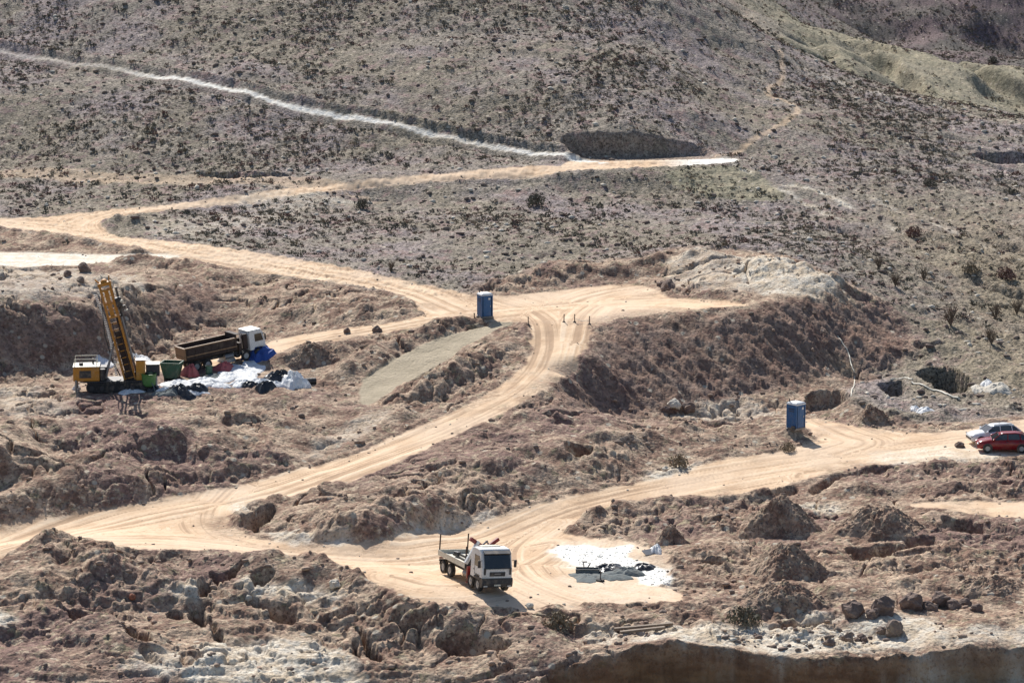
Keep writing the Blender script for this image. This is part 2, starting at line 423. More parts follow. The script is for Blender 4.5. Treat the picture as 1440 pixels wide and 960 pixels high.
# beyond: strong gullies on the mid ridge
gm = np.abs(perlin(XG * .055 + .3 * perlin(XG * .1, YG * .1, 8), YG * .012, 44))
H -= sst(420, 445, YG) * (1 - sst(490, 520, YG)) * 3.0 * sst(.45, 0, gm)
H += sst(560, 660, YG) * 3.5 * fbm(XG * .03, YG * .03, 3, 47)
STREAK = np.zeros_like(H)
for px, dep, wd, pl in [([(1180,318),(1260,343),(1330,372),(1390,400),(1480,425)], .7, 1.3, 0), ([(1320,300),(1380,330),(1460,362)], .5, 1.3, 0), ([(1240,300),(1300,330),(1350,350)], .4, 1.0, 0),
                    ([(1048,238),(1090,262),(1140,288),(1165,300)], .1, .5, .8), ([(1110,262),(1160,272),(1215,300),(1262,322)], .1, .6, .8), ([(1200,270),(1290,305),(1380,340)], .1, .5, .5),
                    ([(1085,75),(1150,108),(1240,134),(1340,155),(1440,176)], -.2, 1.2, .5)]:
    d, _, sg = seg_dist(smooth_line(line(px, Hb)), R_=6)
    d = adist(d, sg, 6) + wob * .5
    H -= dep * np.exp(-(d / wd) ** 2)
    STREAK = np.maximum(STREAK, pl * np.exp(-(d / wd) ** 2) * sst(-.5, .2, perlin(XG * .15, YG * .15, 77)))
# worked earth: heaps, clods, runs of soil
amp = m_earth * sst(.1, 1.6, -sroad) * (1 - m_ramp * .93)
plat = area([(60,520),(250,500),(420,515),(440,540),(380,548),(200,556),(100,560)], 1)
amp *= 1 - .85 * sst(-.5, .8, feat(plat))
W1 = XG + .8 * perlin(XG * .35, YG * .35, 61); W2 = YG + .8 * perlin(XG * .35, YG * .35, 62)
rv = .18 + .92 * sst(-.3, .45, fbm(XG * .07, YG * .09, 2, 49))
lump = fbm(W1 * .17, W2 * .22, 2, 50) * .5 + .20 * rv * fbm(W1 * .5, W2 * .62, 3, 53, .5) - .13 * rv * billow(W1 * .42, W2 * .55, 2, 57) + .10 * rv * fbm(W1 * 1.3, W2 * 1.5, 2, 59)
# long banks are stretched down the fall line
EMB = area([(760,580),(800,520),(835,465),(900,446),(1020,440),(1160,420),(1260,440),(1300,500),(1200,530),(1080,562),(900,582),(820,582)], 1)
BANK = area([(-200,447),(0,445),(120,437),(220,405),(290,385),(330,430),(230,478),(150,505),(0,522),(-200,525)], 1)
me = sst(-.5, 1.5, np.maximum(feat(EMB), feat(BANK)))
acr = (XG + .85 * YG) * .76 + .9 * perlin(XG * .12, YG * .12, 71); alo = (XG - YG) * .7
runs = .26 * fbm(acr * .75, alo * .16, 4, 70, .6) - .16 * billow(acr * .4, alo * .2, 2, 74) + .16 * fbm(XG * .45, YG * .45, 2, 75)
runs = runs * .8 + .12 * fbm(XG * 1.2, YG * 1.2, 2, 77)
H += amp * (lump * (1 - me) + runs * me)
clod = billow(W1 * 1.3, W2 * 1.5, 3, 80, .6)
H += amp * (.3 + .7 * rv) * (.045 + .03 * me) * clod
fine = fbm(XG * 3.1, YG * 3.1, 2, 90)
H += amp * .035 * fine + nat * .06 * fine * (1 - far) + nat * .13 * fbm(XG * .9, YG * .7, 3, 93, .6)
cr1 = np.abs(perlin(W1 * .16 + .5 * perlin(XG * .4, YG * .4, 301), W2 * .2, 302)); cr2 = np.abs(perlin(W1 * .42, W2 * .36 + .3 * perlin(XG, YG, 303), 304))
H -= amp * (1 - me * .85) * (.75 * sst(.09, 0, cr1) * sst(-.1, .4, fbm(XG * .05, YG * .06, 2, 305)) + .17 * rv * sst(.12, 0, cr2))
stp = .38; tq = H / stp + .35 * fbm(XG * .2, YG * .2, 2, 306)
H += amp * (1 - me) * .11 * (sst(.0, .35, tq - np.floor(tq)) - (tq - np.floor(tq))) * sst(-.3, .3, perlin(XG * .06, YG * .08, 307))
# foreground left: water-worn terraces
FL = feat(area([(-200,900),(0,800),(150,790),(300,800),(440,810),(560,850),(620,900),(560,960),(400,1200),(-300,1200)], 1))
mfl = sst(-.5, 2.0, FL)
tz = H * 1.0
H += mfl * (-.10 * billow(W1 * .4 - .25 * W2, W2 * .8, 2, 100, .5) + .05 * np.sin(H * 12 + 3 * perlin(XG * .3, YG * .3, 103)))
# ridges, spoil banks and heaps (crest line in the photograph, height, half width)
RIDGES = [
 ([(330,735),(352,716),(400,698),(470,690)], .9, 1.8), ([(500,738),(555,728),(610,732)], 1.7, 3.0), ([(470,715),(540,700),(600,690)], .8, 2.0),
 ([(640,700),(700,680),(770,668),(850,655)], .8, 2.2), ([(700,650),(780,640),(860,636)], .7, 2.5), ([(860,622),(960,612),(1060,606),(1110,612)], .9, 2.0),
 ([(20,612),(50,598),(85,612)], .9, 2.2), ([(140,606),(170,592),(205,610)], .8, 2.0), ([(240,612),(275,594),(310,612)], 1.0, 2.2), ([(0,650),(60,640),(110,650)], .7, 1.8),
 ([(60,772),(90,766),(130,774)], 1.0, 3.0), ([(100,806),(120,798),(140,806)], .9, 2.2), ([(20,825),(45,812),(75,828)], .8, 2.4), ([(140,822),(185,812),(240,822)], .8, 2.4),
 ([(440,800),(480,792),(520,806)], .9, 2.2), ([(30,878),(70,868),(120,884),(180,905)], .9, 2.6), ([(360,788),(440,792)], .5, 1.5),
 ([(800,742),(870,716),(900,708),(980,708),(1060,704),(1090,696)], .8, 1.6), ([(870,738),(940,730),(1000,735)], .6, 1.8), ([(1290,668),(1340,660),(1440,662),(1560,660)], .9, 2.0),
 ([(1200,688),(1270,680),(1340,684),(1440,690)], .7, 2.0), ([(1310,732),(1380,735),(1440,742)], .6, 1.6), ([(930,790),(980,780),(1040,778)], .6, 2.0),
 ([(482,524),(545,490),(600,467),(655,450)], 1.1, 1.6), ([(560,568),(625,530),(685,492),(738,462)], .8, 1.5), ([(560,590),(640,562),(700,535)], .5, 1.5),
 ([(385,448),(430,440),(470,446)], .5, 1.6), ([(510,446),(545,432),(580,436)], 1.1, 2.2), ([(400,506),(440,492),(480,500)], .9, 2.0), ([(480,492),(520,482)], .7, 1.6),
 ([(690,402),(730,396),(770,392)], .9, 1.8), ([(780,386),(850,380),(920,374)], .8, 2.0), ([(945,372),(990,362),(1010,372)], 1.0, 2.5), ([(1040,372),(1080,368),(1130,380),(1170,396)], 1.0, 2.5), ([(930,412),(980,408),(1050,418)], .5, 1.4),
 ([(-20,326),(60,334),(130,346),(200,357)], .9, 1.8), ([(180,370),(270,371),(305,388)], .7, 1.6), ([(150,320),(172,313),(192,318)], 1.1, 1.8),
 ([(100,400),(130,392),(150,400)], .6, 1.4), ([(1195,585),(1222,570),(1250,588)], 1.0, 2.2), ([(1270,590),(1340,582),(1440,574)], .6, 1.6), ([(1130,556),(1200,556)], .4, 1.8),
 ([(740,588),(790,582),(840,592)], .6, 2.0), ([(1230,500),(1290,492),(1340,496),(1400,520),(1440,540)], .7, 2.4), ([(1180,800),(1260,790),(1340,775)], .5, 1.6), ([(1160,838),(1260,824),(1330,812)], .5, 2.0),
 ([(640,880),(700,872),(760,880)], .5, 1.6), ([(560,860),(600,858),(640,868)], .5, 1.5), ([(640,252),(720,246),(800,250)], .3, 1.5),
]
for px, h_, w_ in RIDGES:
    d, _, _ = seg_dist(smooth_line(line(px, Hb)), R_=w_ * 3)
    d = up(np.minimum(d, w_ * 3)) + wob * 1.5
    H += h_ * 1.1 * np.clip(1 - np.sqrt((np.maximum(d, 0) / w_) ** 2 + .05) * .8, 0, 1) ** 1.2 * (.8 + .5 * perlin(XG * .5, YG * .5, 160)) * sst(-.1, .9, -sroad)
# pits
m_dark = np.zeros_like(H)
for px, dep in BLACK:
    s = feat(poly_sdf(smooth_line(line(px, Hb), True, 2), 8)) + .5 * wob + .12 * perlin(XG * 1.7, YG * 1.7, 110)
    wl = .34 if dep > .8 else .5
    m = sst(-.1, wl, s)
    H -= m * dep * 1.35 * (1 + .2 * fine)
    m_dark = np.maximum(m_dark, m)
# hill cut: excavated notch with a steep back wall
s = feat(HILLCUT) + .4 * wob
# near cut: vertical face
s2 = feat(CUT) + .9 * wob + .35 * perlin(XG * .5, YG * .5, 113) + .2 * perlin(XG * 1.1, YG * 1.1, 112)
m_cut = sst(-.08, .4, s2)
H -= m_cut * (2.7 + .5 * sst(10, -6, XG))
# clods on the floor of the near cut at the left
H += m_cut * sst(-2, -8, XG + 0) * (1.5 * fbm(XG * .4, YG * .5, 3, 120) + .5)
# track benches
tb = TDa; side = up(tsd)
H += sst(3.4, .6, tb) * nat * 0
# road surfaces: crown, ruts
CL = [[(-200,790),(0,768),(150,738),(300,712),(400,686),(560,632),(700,572),(760,535),(788,490),(775,440),(700,420)],
      [(-100,800),(150,755),(300,760),(420,775),(560,785),(640,770),(760,728),(900,690),(1060,662),(1250,632),(1440,606),(1600,585)],
      [(330,690),(302,715),(300,740),(330,760),(420,772),(520,775)],
      [(640,440),(560,405),(400,376),(250,352),(120,325),(0,314),(-200,310)],
      [(300,347),(150,334),(118,318),(150,303),(300,284),(560,252),(800,238),(1040,227)],
      [(240,518),(400,486),(560,460),(700,440),(900,420),(1050,430)],
      [(790,480),(800,440),(850,415),(920,404)],
      [(740,770),(790,760),(740,790),(640,830),(560,810)],
      [(900,860),(800,838),(740,810),(720,770),(780,735)],
      [(1150,590),(1190,610),(1240,622),(1180,640)],
      [(1440,650),(1300,650),(1150,670)]]
bd = np.full(XC.shape, 1e9, np.float32); bl = np.zeros_like(bd)
for i, c in enumerate(CL):
    d, a, s_ = seg_dist(smooth_line(line(c, Hb)), R_=9)
    k = d < bd
    bd = np.where(k, d, bd)
    bl = np.where(k, d * s_ + i * 40, bl)
lane = up(np.where(bd > 1e8, 0, bl)); ld = up(np.minimum(bd, 9))
trk = .6 * fbm(lane * 1.5, (XG + YG) * .02, 3, 130) + .4 * fbm(lane * 4.2, (XG + YG) * .06, 2, 135)
trk = np.clip(trk, -1, 1) * sst(9, 3, ld)
H += m_road * (.05 * trk + .04 * fbm(XG * .35, YG * .35, 2, 140) + .02 * fine) * 1.0
# small windrow along road edges
H += (.22 * np.exp(-((sroad + .45) / .3) ** 2) * (.6 + .8 * perlin(XG * .7, YG * .7, 150))) * sst(0, .5, m_earth + .4) * (sst(480, 400, YG))
# hillside track benches: cut bank uphill
H -= np.exp(-(tb / 1.1) ** 2) * .1
H += np.where(side > 0, 1, -.6) * np.exp(-((tb - 1.9) / .6) ** 2) * .6 * (sroad < -1)
H -= np.exp(-(up(od) / 1.2) ** 2) * .3
# hill cut
H = np.where(s > -.5, np.minimum(H, H * (1 - sst(-.1, .9, s)) + (12.1 + .05 * fine) * sst(-.1, .9, s)), H)
m_hc = sst(-.6, .1, s)
padm = sst(-1.2, .2, feat(rs['pad']))
H = H * (1 - padm) + np.minimum(H, 12.15 + .05 * fine) * padm
H = H.astype(np.float32)

# colour guides (what the soil itself is made of)
pale = np.zeros_like(H)
def add_pale(px, a=1.0, soft=.6, G=None):
    global pale
    sd = feat(area(px, 1, G)) + wob * 2.2
    pale = np.maximum(pale, a * sst(-soft, soft, sd))
pale = np.maximum(pale, m_track * .95); pale = np.maximum(pale, STREAK)
pale = np.maximum(pale, sst(-.3, .3, feat(rs['white']) + wob) * 1.0)
pale = np.maximum(pale, sst(-.3, .3, feat(rs['pad']) + wob) * sst(18, 24, XG))
for px, a in [
 ([(0,368),(60,378),(150,385),(220,400),(150,425),(0,425),(-100,420)], .45),
 ([(330,816),(390,812),(440,825),(480,830),(480,850),(430,850),(400,840),(350,832)], .75),
 ([(232,830),(270,815),(290,830),(285,850),(250,852),(228,845)], .7),
 ([(280,905),(360,895),(470,905),(500,935),(520,975),(250,975),(270,930)], .8),
 ([(200,915),(250,912),(262,935),(240,955),(200,950),(170,935)], .6),
 ([(-40,850),(0,857),(26,868),(25,880),(0,888),(-50,890)], .8),
 ([(1045,362),(1120,370),(1170,385),(1188,408),(1150,420),(1090,415),(1050,405),(1015,385)], .75),
 ([(960,352),(1040,360),(1090,385),(1060,415),(980,410),(930,395)], .45),
 ([(880,905),(890,885),(960,880),(1060,882),(1180,878),(1300,868),(1330,875),(1330,900),(1240,910),(1140,925),(1000,905)], .75),
 ([(1260,900),(1340,885),(1500,878),(1500,900),(1330,908),(1260,914)], .6),
 ([(1100,867),(1200,862),(1230,868),(1160,874),(1090,873)], .7),
 ([(810,888),(850,880),(890,890),(870,905),(820,903)], .6),
 ([(385,745),(430,750),(520,765),(440,766),(370,758)], .8),
 ([(540,755),(600,738),(660,725),(700,715),(690,728),(600,748),(545,762)], .8),
 ([(900,672),(940,655),(980,648),(985,655),(930,675)], .8),
 ([(325,705),(350,700),(345,715),(332,725)], .8),
 ([(1285,940),(1440,930),(1700,930),(1700,1000),(1200,1000)], .7),
 ([(1195,640),(1360,625),(1440,640),(1300,655)], .55),
 ([(1130,706),(1160,705),(1185,715),(1170,722),(1140,718)], .9),
 ([(330,272),(420,268),(500,283),(520,290),(420,297),(330,296)], .35),
 ([(200,310),(300,300),(420,290),(420,310),(280,335),(200,328)], .3),
 ([(980,565),(1060,555),(1100,585),(1040,598),(940,590)], .45),
 ([(0,545),(60,545),(110,575),(80,590),(0,585),(-60,560)], .35),
 ([(780,765),(870,758),(940,780),(960,840),(860,850),(790,830)], .25),
 ([(770,774),(790,766),(830,765),(850,771),(868,768),(888,765),(892,774),(877,782),(900,790),(922,796),(938,802),(948,818),(930,826),(905,822),(890,810),(860,812),(820,806),(788,790)], 1.0),
 ([(420,640),(480,600),(530,575),(560,580),(500,615),(440,650)], .35),
]: add_pale(px, a)
pale = np.where(m_dark > .3, pale * .3, pale)
lime = np.clip(m_track * .9 + sst(-.3, .3, feat(rs['white']) + wob) * .22 + sst(-.3, .3, feat(rs['pad']) + wob) * sst(16, 24, XG), 0, 1)
LP = [(770,774),(790,766),(830,765),(850,771),(868,768),(888,765),(892,774),(877,782),(900,790),(922,796),(938,802),(948,818),(930,826),(905,822),(890,810),(860,806),(820,798),(788,786)]
lime = np.maximum(lime, sst(-.25, .25, feat(area(LP, 1)) + wob * 1.1 + .2 * perlin(XG * 1.5, YG * 1.2, 12)))
FILL = feat(area([(925,239),(1040,232),(1075,250),(1114,280),(1060,286),(990,277),(945,262)], 1)) + wob

# ------------------------------------------------------------------ materials
def new_mat(name):
    m = bpy.data.materials.new(name); m.use_nodes = True
    n = m.node_tree; b = n.nodes['Principled BSDF']
    return m, n, b
def N(n, t, **kw):
    x = n.nodes.new(t)
    for k, v in kw.items(): setattr(x, k, v)
    return x
def mixc(n, f, a, b, mode='MIX'):
    x = N(n, 'ShaderNodeMix', data_type='RGBA', blend_type=mode)
    for sock, val in ((x.inputs[0], f), (x.inputs[6], a), (x.inputs[7], b)):
        if isinstance(val, bpy.types.NodeSocket): n.links.new(val, sock)
        elif isinstance(val, tuple): sock.default_value = (*val, 1)
        else: sock.default_value = val
    return x.outputs[2]
def ramp(n, src, a, b, lo=0., hi=1.):
    x = N(n, 'ShaderNodeMapRange')
    x.inputs[1].default_value = a; x.inputs[2].default_value = b; x.inputs[3].default_value = lo; x.inputs[4].default_value = hi
    x.interpolation_type = 'SMOOTHSTEP'
    n.links.new(src, x.inputs[0]); return x.outputs[0]
def noise(n, vec, scale, detail=3, rough=.55, off=0.):
    m = N(n, 'ShaderNodeMapping'); n.links.new(vec, m.inputs[0]); m.inputs[1].default_value = (off, off * .7, off * .3)
    x = N(n, 'ShaderNodeTexNoise'); n.links.new(m.outputs[0], x.inputs['Vector'])
    x.inputs['Scale'].default_value = scale; x.inputs['Detail'].default_value = detail; x.inputs['Roughness'].default_value = rough
    return x.outputs[0]
def attr(n, name):
    x = N(n, 'ShaderNodeAttribute', attribute_name=name); return x.outputs['Fac']

def soil_material(name='soil'):
    m, n, b = new_mat(name)
    pos = N(n, 'ShaderNodeTexCoord').outputs['Object']
    road, pal, ear, rmp, trkA = attr(n, 'road'), attr(n, 'pale'), attr(n, 'earth'), attr(n, 'ramp'), attr(n, 'trk')
    big = noise(n, pos, .055, 4, .6, 3)
    big2 = noise(n, pos, .09, 4, .6, 40)
    mid = noise(n, pos, .5, 5, .62, 9)
    mid2 = noise(n, pos, .9, 4, .6, 70)
    fin = noise(n, pos, 4.5, 4, .65, 21)
    fin2 = noise(n, pos, 2.2, 5, .7, 55)
    # worked earth
    e = mixc(n, ramp(n, mid, .42, .6), (.25, .158, .115), (.46, .345, .25))
    e = mixc(n, ramp(n, big, .5, .62), e, (.235, .15, .125))
    e = mixc(n, ramp(n, mid2, .56, .68), e, (.27, .225, .145))
    e = mixc(n, ramp(n, fin2, .52, .75), e, (.50, .40, .28))
    e = mixc(n, ramp(n, fin, .5, .34), e, (.15, .10, .08))
    e = mixc(n, ramp(n, noise(n, pos, 1.3, 6, .75, 88), .54, .64), e, (.52, .42, .30))
    # long banks: soil run down the fall line
    m0 = N(n, 'ShaderNodeMapping'); n.links.new(pos, m0.inputs[0]); m0.inputs['Rotation'].default_value = (0, 0, -.70)
    mp = N(n, 'ShaderNodeMapping'); n.links.new(m0.outputs[0], mp.inputs[0]); mp.inputs['Scale'].default_value = (.95, .2, .3)
    sx = N(n, 'ShaderNodeTexNoise'); n.links.new(mp.outputs[0], sx.inputs['Vector']); sx.inputs['Scale'].default_value = 1.0; sx.inputs['Detail'].default_value = 6; sx.inputs['Roughness'].default_value = .7
    bk = mixc(n, ramp(n, sx.outputs[0], .36, .64), (.17, .10, .08), (.34, .225, .165))
    bk = mixc(n, ramp(n, mid, .42, .62, 0, .7), bk, (.20, .15, .13))
    bk = mixc(n, ramp(n, fin2, .52, .68, 0, .8), bk, (.36, .27, .20))
    bk = mixc(n, ramp(n, big2, .56, .70, 0, .35), bk, mixc(n, ramp(n, sx.outputs[0], .4, .6), (.15, .12, .075), (.33, .28, .17)))
    bk = mixc(n, ramp(n, fin, .46, .3), bk, (.10, .07, .06))
    e = mixc(n, attr(n, 'bank'), e, bk)
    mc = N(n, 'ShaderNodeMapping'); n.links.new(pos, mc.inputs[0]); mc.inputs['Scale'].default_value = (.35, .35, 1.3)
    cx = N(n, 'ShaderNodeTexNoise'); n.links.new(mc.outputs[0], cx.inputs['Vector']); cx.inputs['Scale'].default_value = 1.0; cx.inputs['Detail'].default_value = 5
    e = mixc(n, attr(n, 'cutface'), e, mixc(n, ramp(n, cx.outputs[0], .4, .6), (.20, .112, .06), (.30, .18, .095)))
    # stony hillside
    h = mixc(n, ramp(n, big2, .42, .6), (.305, .265, .215), (.32, .265, .26))
    h = mixc(n, ramp(n, big, .46, .6), h, (.28, .24, .18))
    h = mixc(n, ramp(n, mid, .5, .66), h, (.30, .205, .19))
    h = mixc(n, ramp(n, fin2, .5, .7), h, (.42, .36, .30))
    h = mixc(n, attr(n, 'warm'), h, mixc(n, ramp(n, fin2, .45, .7), (.27, .215, .135), (.43, .36, .25)))
    h = mixc(n, attr(n, 'mauve'), h, mixc(n, ramp(n, big, .4, .6), (.20, .145, .15), (.16, .145, .13)))
    h = mixc(n, ramp(n, fin, .52, .36), h, (.085, .075, .06))
    h = mixc(n, ramp(n, fin2, .44, .34), h, (.10, .09, .07))
    # compacted road dust
    r = mixc(n, ramp(n, mid, .35, .65), (.60, .42, .27), (.73, .54, .365))
    r = mixc(n, ramp(n, trkA, .05, .5, 0, .55), r, (.82, .67, .50))
    r = mixc(n, ramp(n, trkA, -.03, -.38, 0, .85), r, (.42, .285, .185))
    r = mixc(n, ramp(n, big2, .45, .62, 0, .6), r, (.70, .545, .40))
    r = mixc(n, ramp(n, fin, .40, .28, 0, .6), r, (.36, .25, .17))
    r = mixc(n, ramp(n, fin2, .55, .8, 0, .5), r, (.46, .34, .22))
    p = mixc(n, ramp(n, mid2, .35, .65), (.62, .52, .38), (.82, .77, .66))
    p = mixc(n, ramp(n, fin, .5, .3), p, (.38, .30, .22))
    g = mixc(n, ramp(n, mid, .3, .7), (.36, .305, .22), (.46, .39, .285))
    ol = mixc(n, ramp(n, mid, .35, .65), (.235, .22, .15), (.34, .30, .205))
    c = mixc(n, ear, h, e)
    c = mixc(n, rmp, c, g)
    c = mixc(n, attr(n, 'olive'), c, ol)
    c = mixc(n, road, c, r)
    vo = N(n, 'ShaderNodeTexVoronoi'); n.links.new(pos, vo.inputs['Vector']); vo.inputs['Scale'].default_value = 3.2
    vo2 = N(n, 'ShaderNodeTexVoronoi'); n.links.new(pos, vo2.inputs['Vector']); vo2.inputs['Scale'].default_value = 1.1
    sep = N(n, 'ShaderNodeSeparateColor'); n.links.new(vo.outputs['Color'], sep.inputs[0])
    sep2 = N(n, 'ShaderNodeSeparateColor'); n.links.new(vo2.outputs['Color'], sep2.inputs[0])
    rough_ = N(n, 'ShaderNodeMath', operation='SUBTRACT'); rough_.inputs[0].default_value = 1.0; rough_.use_clamp = True; _mx = N(n, 'ShaderNodeMath', operation='MAXIMUM'); n.links.new(road, _mx.inputs[0]); n.links.new(rmp, _mx.inputs[1]); n.links.new(_mx.outputs[0], rough_.inputs[1])
    k1 = N(n, 'ShaderNodeCombineColor')
    g1 = ramp(n, sep.outputs[0], 0, 1, .78, 1.26)
    for q_ in range(3): n.links.new(g1, k1.inputs[q_])
    rgc = N(n, 'ShaderNodeMath', operation='SUBTRACT'); rgc.use_clamp = True; n.links.new(rough_.outputs[0], rgc.inputs[0]); n.links.new(attr(n, 'cutface'), rgc.inputs[1])
    c = mixc(n, rgc.outputs[0], c, mixc(n, 1.0, c, k1.outputs[0], 'MULTIPLY'))
    stn = N(n, 'ShaderNodeMath', operation='MULTIPLY'); n.links.new(ramp(n, sep2.outputs[1], .86, .9), stn.inputs[0]); n.links.new(ramp(n, vo2.outputs['Distance'], .32, .2), stn.inputs[1])
    stn2 = N(n, 'ShaderNodeMath', operation='MULTIPLY'); n.links.new(stn.outputs[0], stn2.inputs[0]); n.links.new(rough_.outputs[0], stn2.inputs[1])
    icf = N(n, 'ShaderNodeMath', operation='SUBTRACT'); icf.inputs[0].default_value = 1.0; n.links.new(attr(n, 'cutface'), icf.inputs[1])
    stn3 = N(n, 'ShaderNodeMath', operation='MULTIPLY'); n.links.new(stn2.outputs[0], stn3.inputs[0]); n.links.new(icf.outputs[0], stn3.inputs[1])
    c = mixc(n, stn3.outputs[0], c, (.50, .44, .35))
    # pale bleached patches keep some grain
    pf = N(n, 'ShaderNodeMath', operation='MULTIPLY'); n.links.new(pal, pf.inputs[0]); n.links.new(ramp(n, fin2, .3, .5, .6, 1), pf.inputs[1])
    c = mixc(n, pf.outputs[0], c, p)
    c = mixc(n, attr(n, 'lime'), c, mixc(n, ramp(n, fin2, .35, .6), (.70, .68, .62), (.88, .86, .80)))
    n.links.new(c, b.inputs['Base Color'])
    b.inputs['Roughness'].default_value = .95
    b.inputs['Specular IOR Level'].default_value = .15
    bp = N(n, 'ShaderNodeBump'); bp.inputs['Strength'].default_value = .8; bp.inputs['Distance'].default_value = .12
    bh0 = N(n, 'ShaderNodeMath', operation='ADD'); n.links.new(fin, bh0.inputs[0]); n.links.new(fin2, bh0.inputs[1])
    bh = N(n, 'ShaderNodeMath', operation='MULTIPLY_ADD'); n.links.new(vo.outputs['Distance'], bh.inputs[0]); bh.inputs[1].default_value = -.6; n.links.new(bh0.outputs[0], bh.inputs[2])
    n.links.new(bh.outputs[0], bp.inputs['Height'])
    inv = N(n, 'ShaderNodeMath', operation='SUBTRACT'); inv.inputs[0].default_value = 1.0; n.links.new(road, inv.inputs[1])
    st = N(n, 'ShaderNodeMath', operation='MULTIPLY_ADD'); n.links.new(inv.outputs[0], st.inputs[0]); st.inputs[1].default_value = .75; st.inputs[2].default_value = .15
    n.links.new(st.outputs[0], bp.inputs['Strength'])
    n.links.new(bp.outputs[0], b.inputs['Normal'])
    return m
SOIL = soil_material()

# ------------------------------------------------------------------ terrain meshes: one lattice, parted by what the ground is
earth_f = np.clip(m_earth + m_hc * .4 + 0, 0, 1)
m_fill = sst(-.4, .4, FILL)
ATT = {'lime': lime, 'road': np.clip(m_road + m_path * .55 + m_old * .4, 0, 1) * (1 - .0 * pale), 'pale': pale, 'earth': earth_f, 'ramp': np.clip(m_ramp, 0, 1), 'olive': np.clip(m_fill * .85 + nat * .75 * sst(425, 440, YG) * sst(560, 520, YG) * sst(30, 50, XG), 0, 1), 'trk': trk * m_road,
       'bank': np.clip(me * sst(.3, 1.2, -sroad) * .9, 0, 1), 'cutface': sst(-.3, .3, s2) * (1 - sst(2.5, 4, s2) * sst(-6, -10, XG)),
       'warm': nat * np.clip(sst(30, 55, XG) * sst(360, 300, YG) * .8 + sst(425, 445, YG) * sst(560, 520, YG) * .2, 0, 1), 'mauve': nat * sst(560, 620, YG)}
co = np.stack([XG, YG, H], -1).reshape(-1, 3)
I = np.arange(NR * NC).reshape(NR, NC)
quads = np.stack([I[:-1, :-1], I[:-1, 1:], I[1:, 1:], I[1:, :-1]], -1).reshape(-1, 4)
fr_ = (sroad[:-1, :-1] > 0).ravel()
ft = ((m_track > .5) & (sroad < 0))[:-1, :-1].ravel() | False
ft |= ((TDa < .5) & (sroad < 0))[:-1, :-1].ravel()
fp = ((m_path > .5))[:-1, :-1].ravel() & ~fr_ & ~ft
fe = (searth > 0)[:-1, :-1].ravel() & ~fr_ & ~ft & ~fp
fh = ~(fr_ | ft | fp | fe)
def terrain(name, mask, label):
    q = quads[mask]
    used, inv = np.unique(q, return_inverse=True)
    me_ = bpy.data.meshes.new(name)
    me_.vertices.add(len(used)); me_.vertices.foreach_set('co', co[used].astype(np.float32).ravel())
    me_.loops.add(len(q) * 4); me_.loops.foreach_set('vertex_index', inv.reshape(-1).astype(np.int32))
    me_.polygons.add(len(q)); me_.polygons.foreach_set('loop_start', np.arange(0, len(q) * 4, 4, dtype=np.int32))
    me_.polygons.foreach_set('loop_total', np.full(len(q), 4, np.int32))
    me_.update(calc_edges=True)
    me_.polygons.foreach_set('use_smooth', np.ones(len(q), bool))
    for k, A in ATT.items():
        at = me_.attributes.new(k, 'FLOAT', 'POINT'); at.data.foreach_set('value', A.reshape(-1)[used].astype(np.float32))
    me_.materials.append(SOIL)
    o = bpy.data.objects.new(name, me_); col.objects.link(o)
    o['kind'] = 'structure'; o['label'] = label
    return o
terrain('ground', fe, 'brown dug and heaped earth of the construction site')
terrain('hillside', fh, 'stony olive and purple hillside above the site')
terrain('dirt_road', fr_, 'pale tan compacted dirt haul roads')
terrain('track', ft, 'narrow white track cut across the upper hillside')
terrain('path', fp, 'thin winding footpath over the hill')

# ------------------------------------------------------------------ object helpers
def paint(name, c, rough=.5, dirt=.35, metal=0., dust=(.42, .33, .23), spec=.5, alpha=None, bump=0.):
    m, n, b = new_mat(name)
    pos = N(n, 'ShaderNodeTexCoord').outputs['Object']
    f = ramp(n, noise(n, pos, 1.7, 4, .65, 5), .45, .72, 0, dirt)
    f2 = ramp(n, noise(n, pos, 9, 3, .6, 15), .35, .75, .86, 1.1)
    k = mixc(n, f, c, dust)
    v = N(n, 'ShaderNodeMix', data_type='RGBA', blend_type='MULTIPLY'); v.inputs[0].default_value = 1
    n.links.new(k, v.inputs[6]); n.links.new(f2, v.inputs[7])
    n.links.new(v.outputs[2], b.inputs['Base Color'])
    b.inputs['Roughness'].default_value = rough; b.inputs['Metallic'].default_value = metal
    b.inputs['Specular IOR Level'].default_value = spec
    if bump:
        bp = N(n, 'ShaderNodeBump'); bp.inputs['Strength'].default_value = bump; bp.inputs['Distance'].default_value = .05
        n.links.new(noise(n, pos, 6, 4, .6, 2), bp.inputs['Height']); n.links.new(bp.outputs[0], b.inputs['Normal'])
    return m
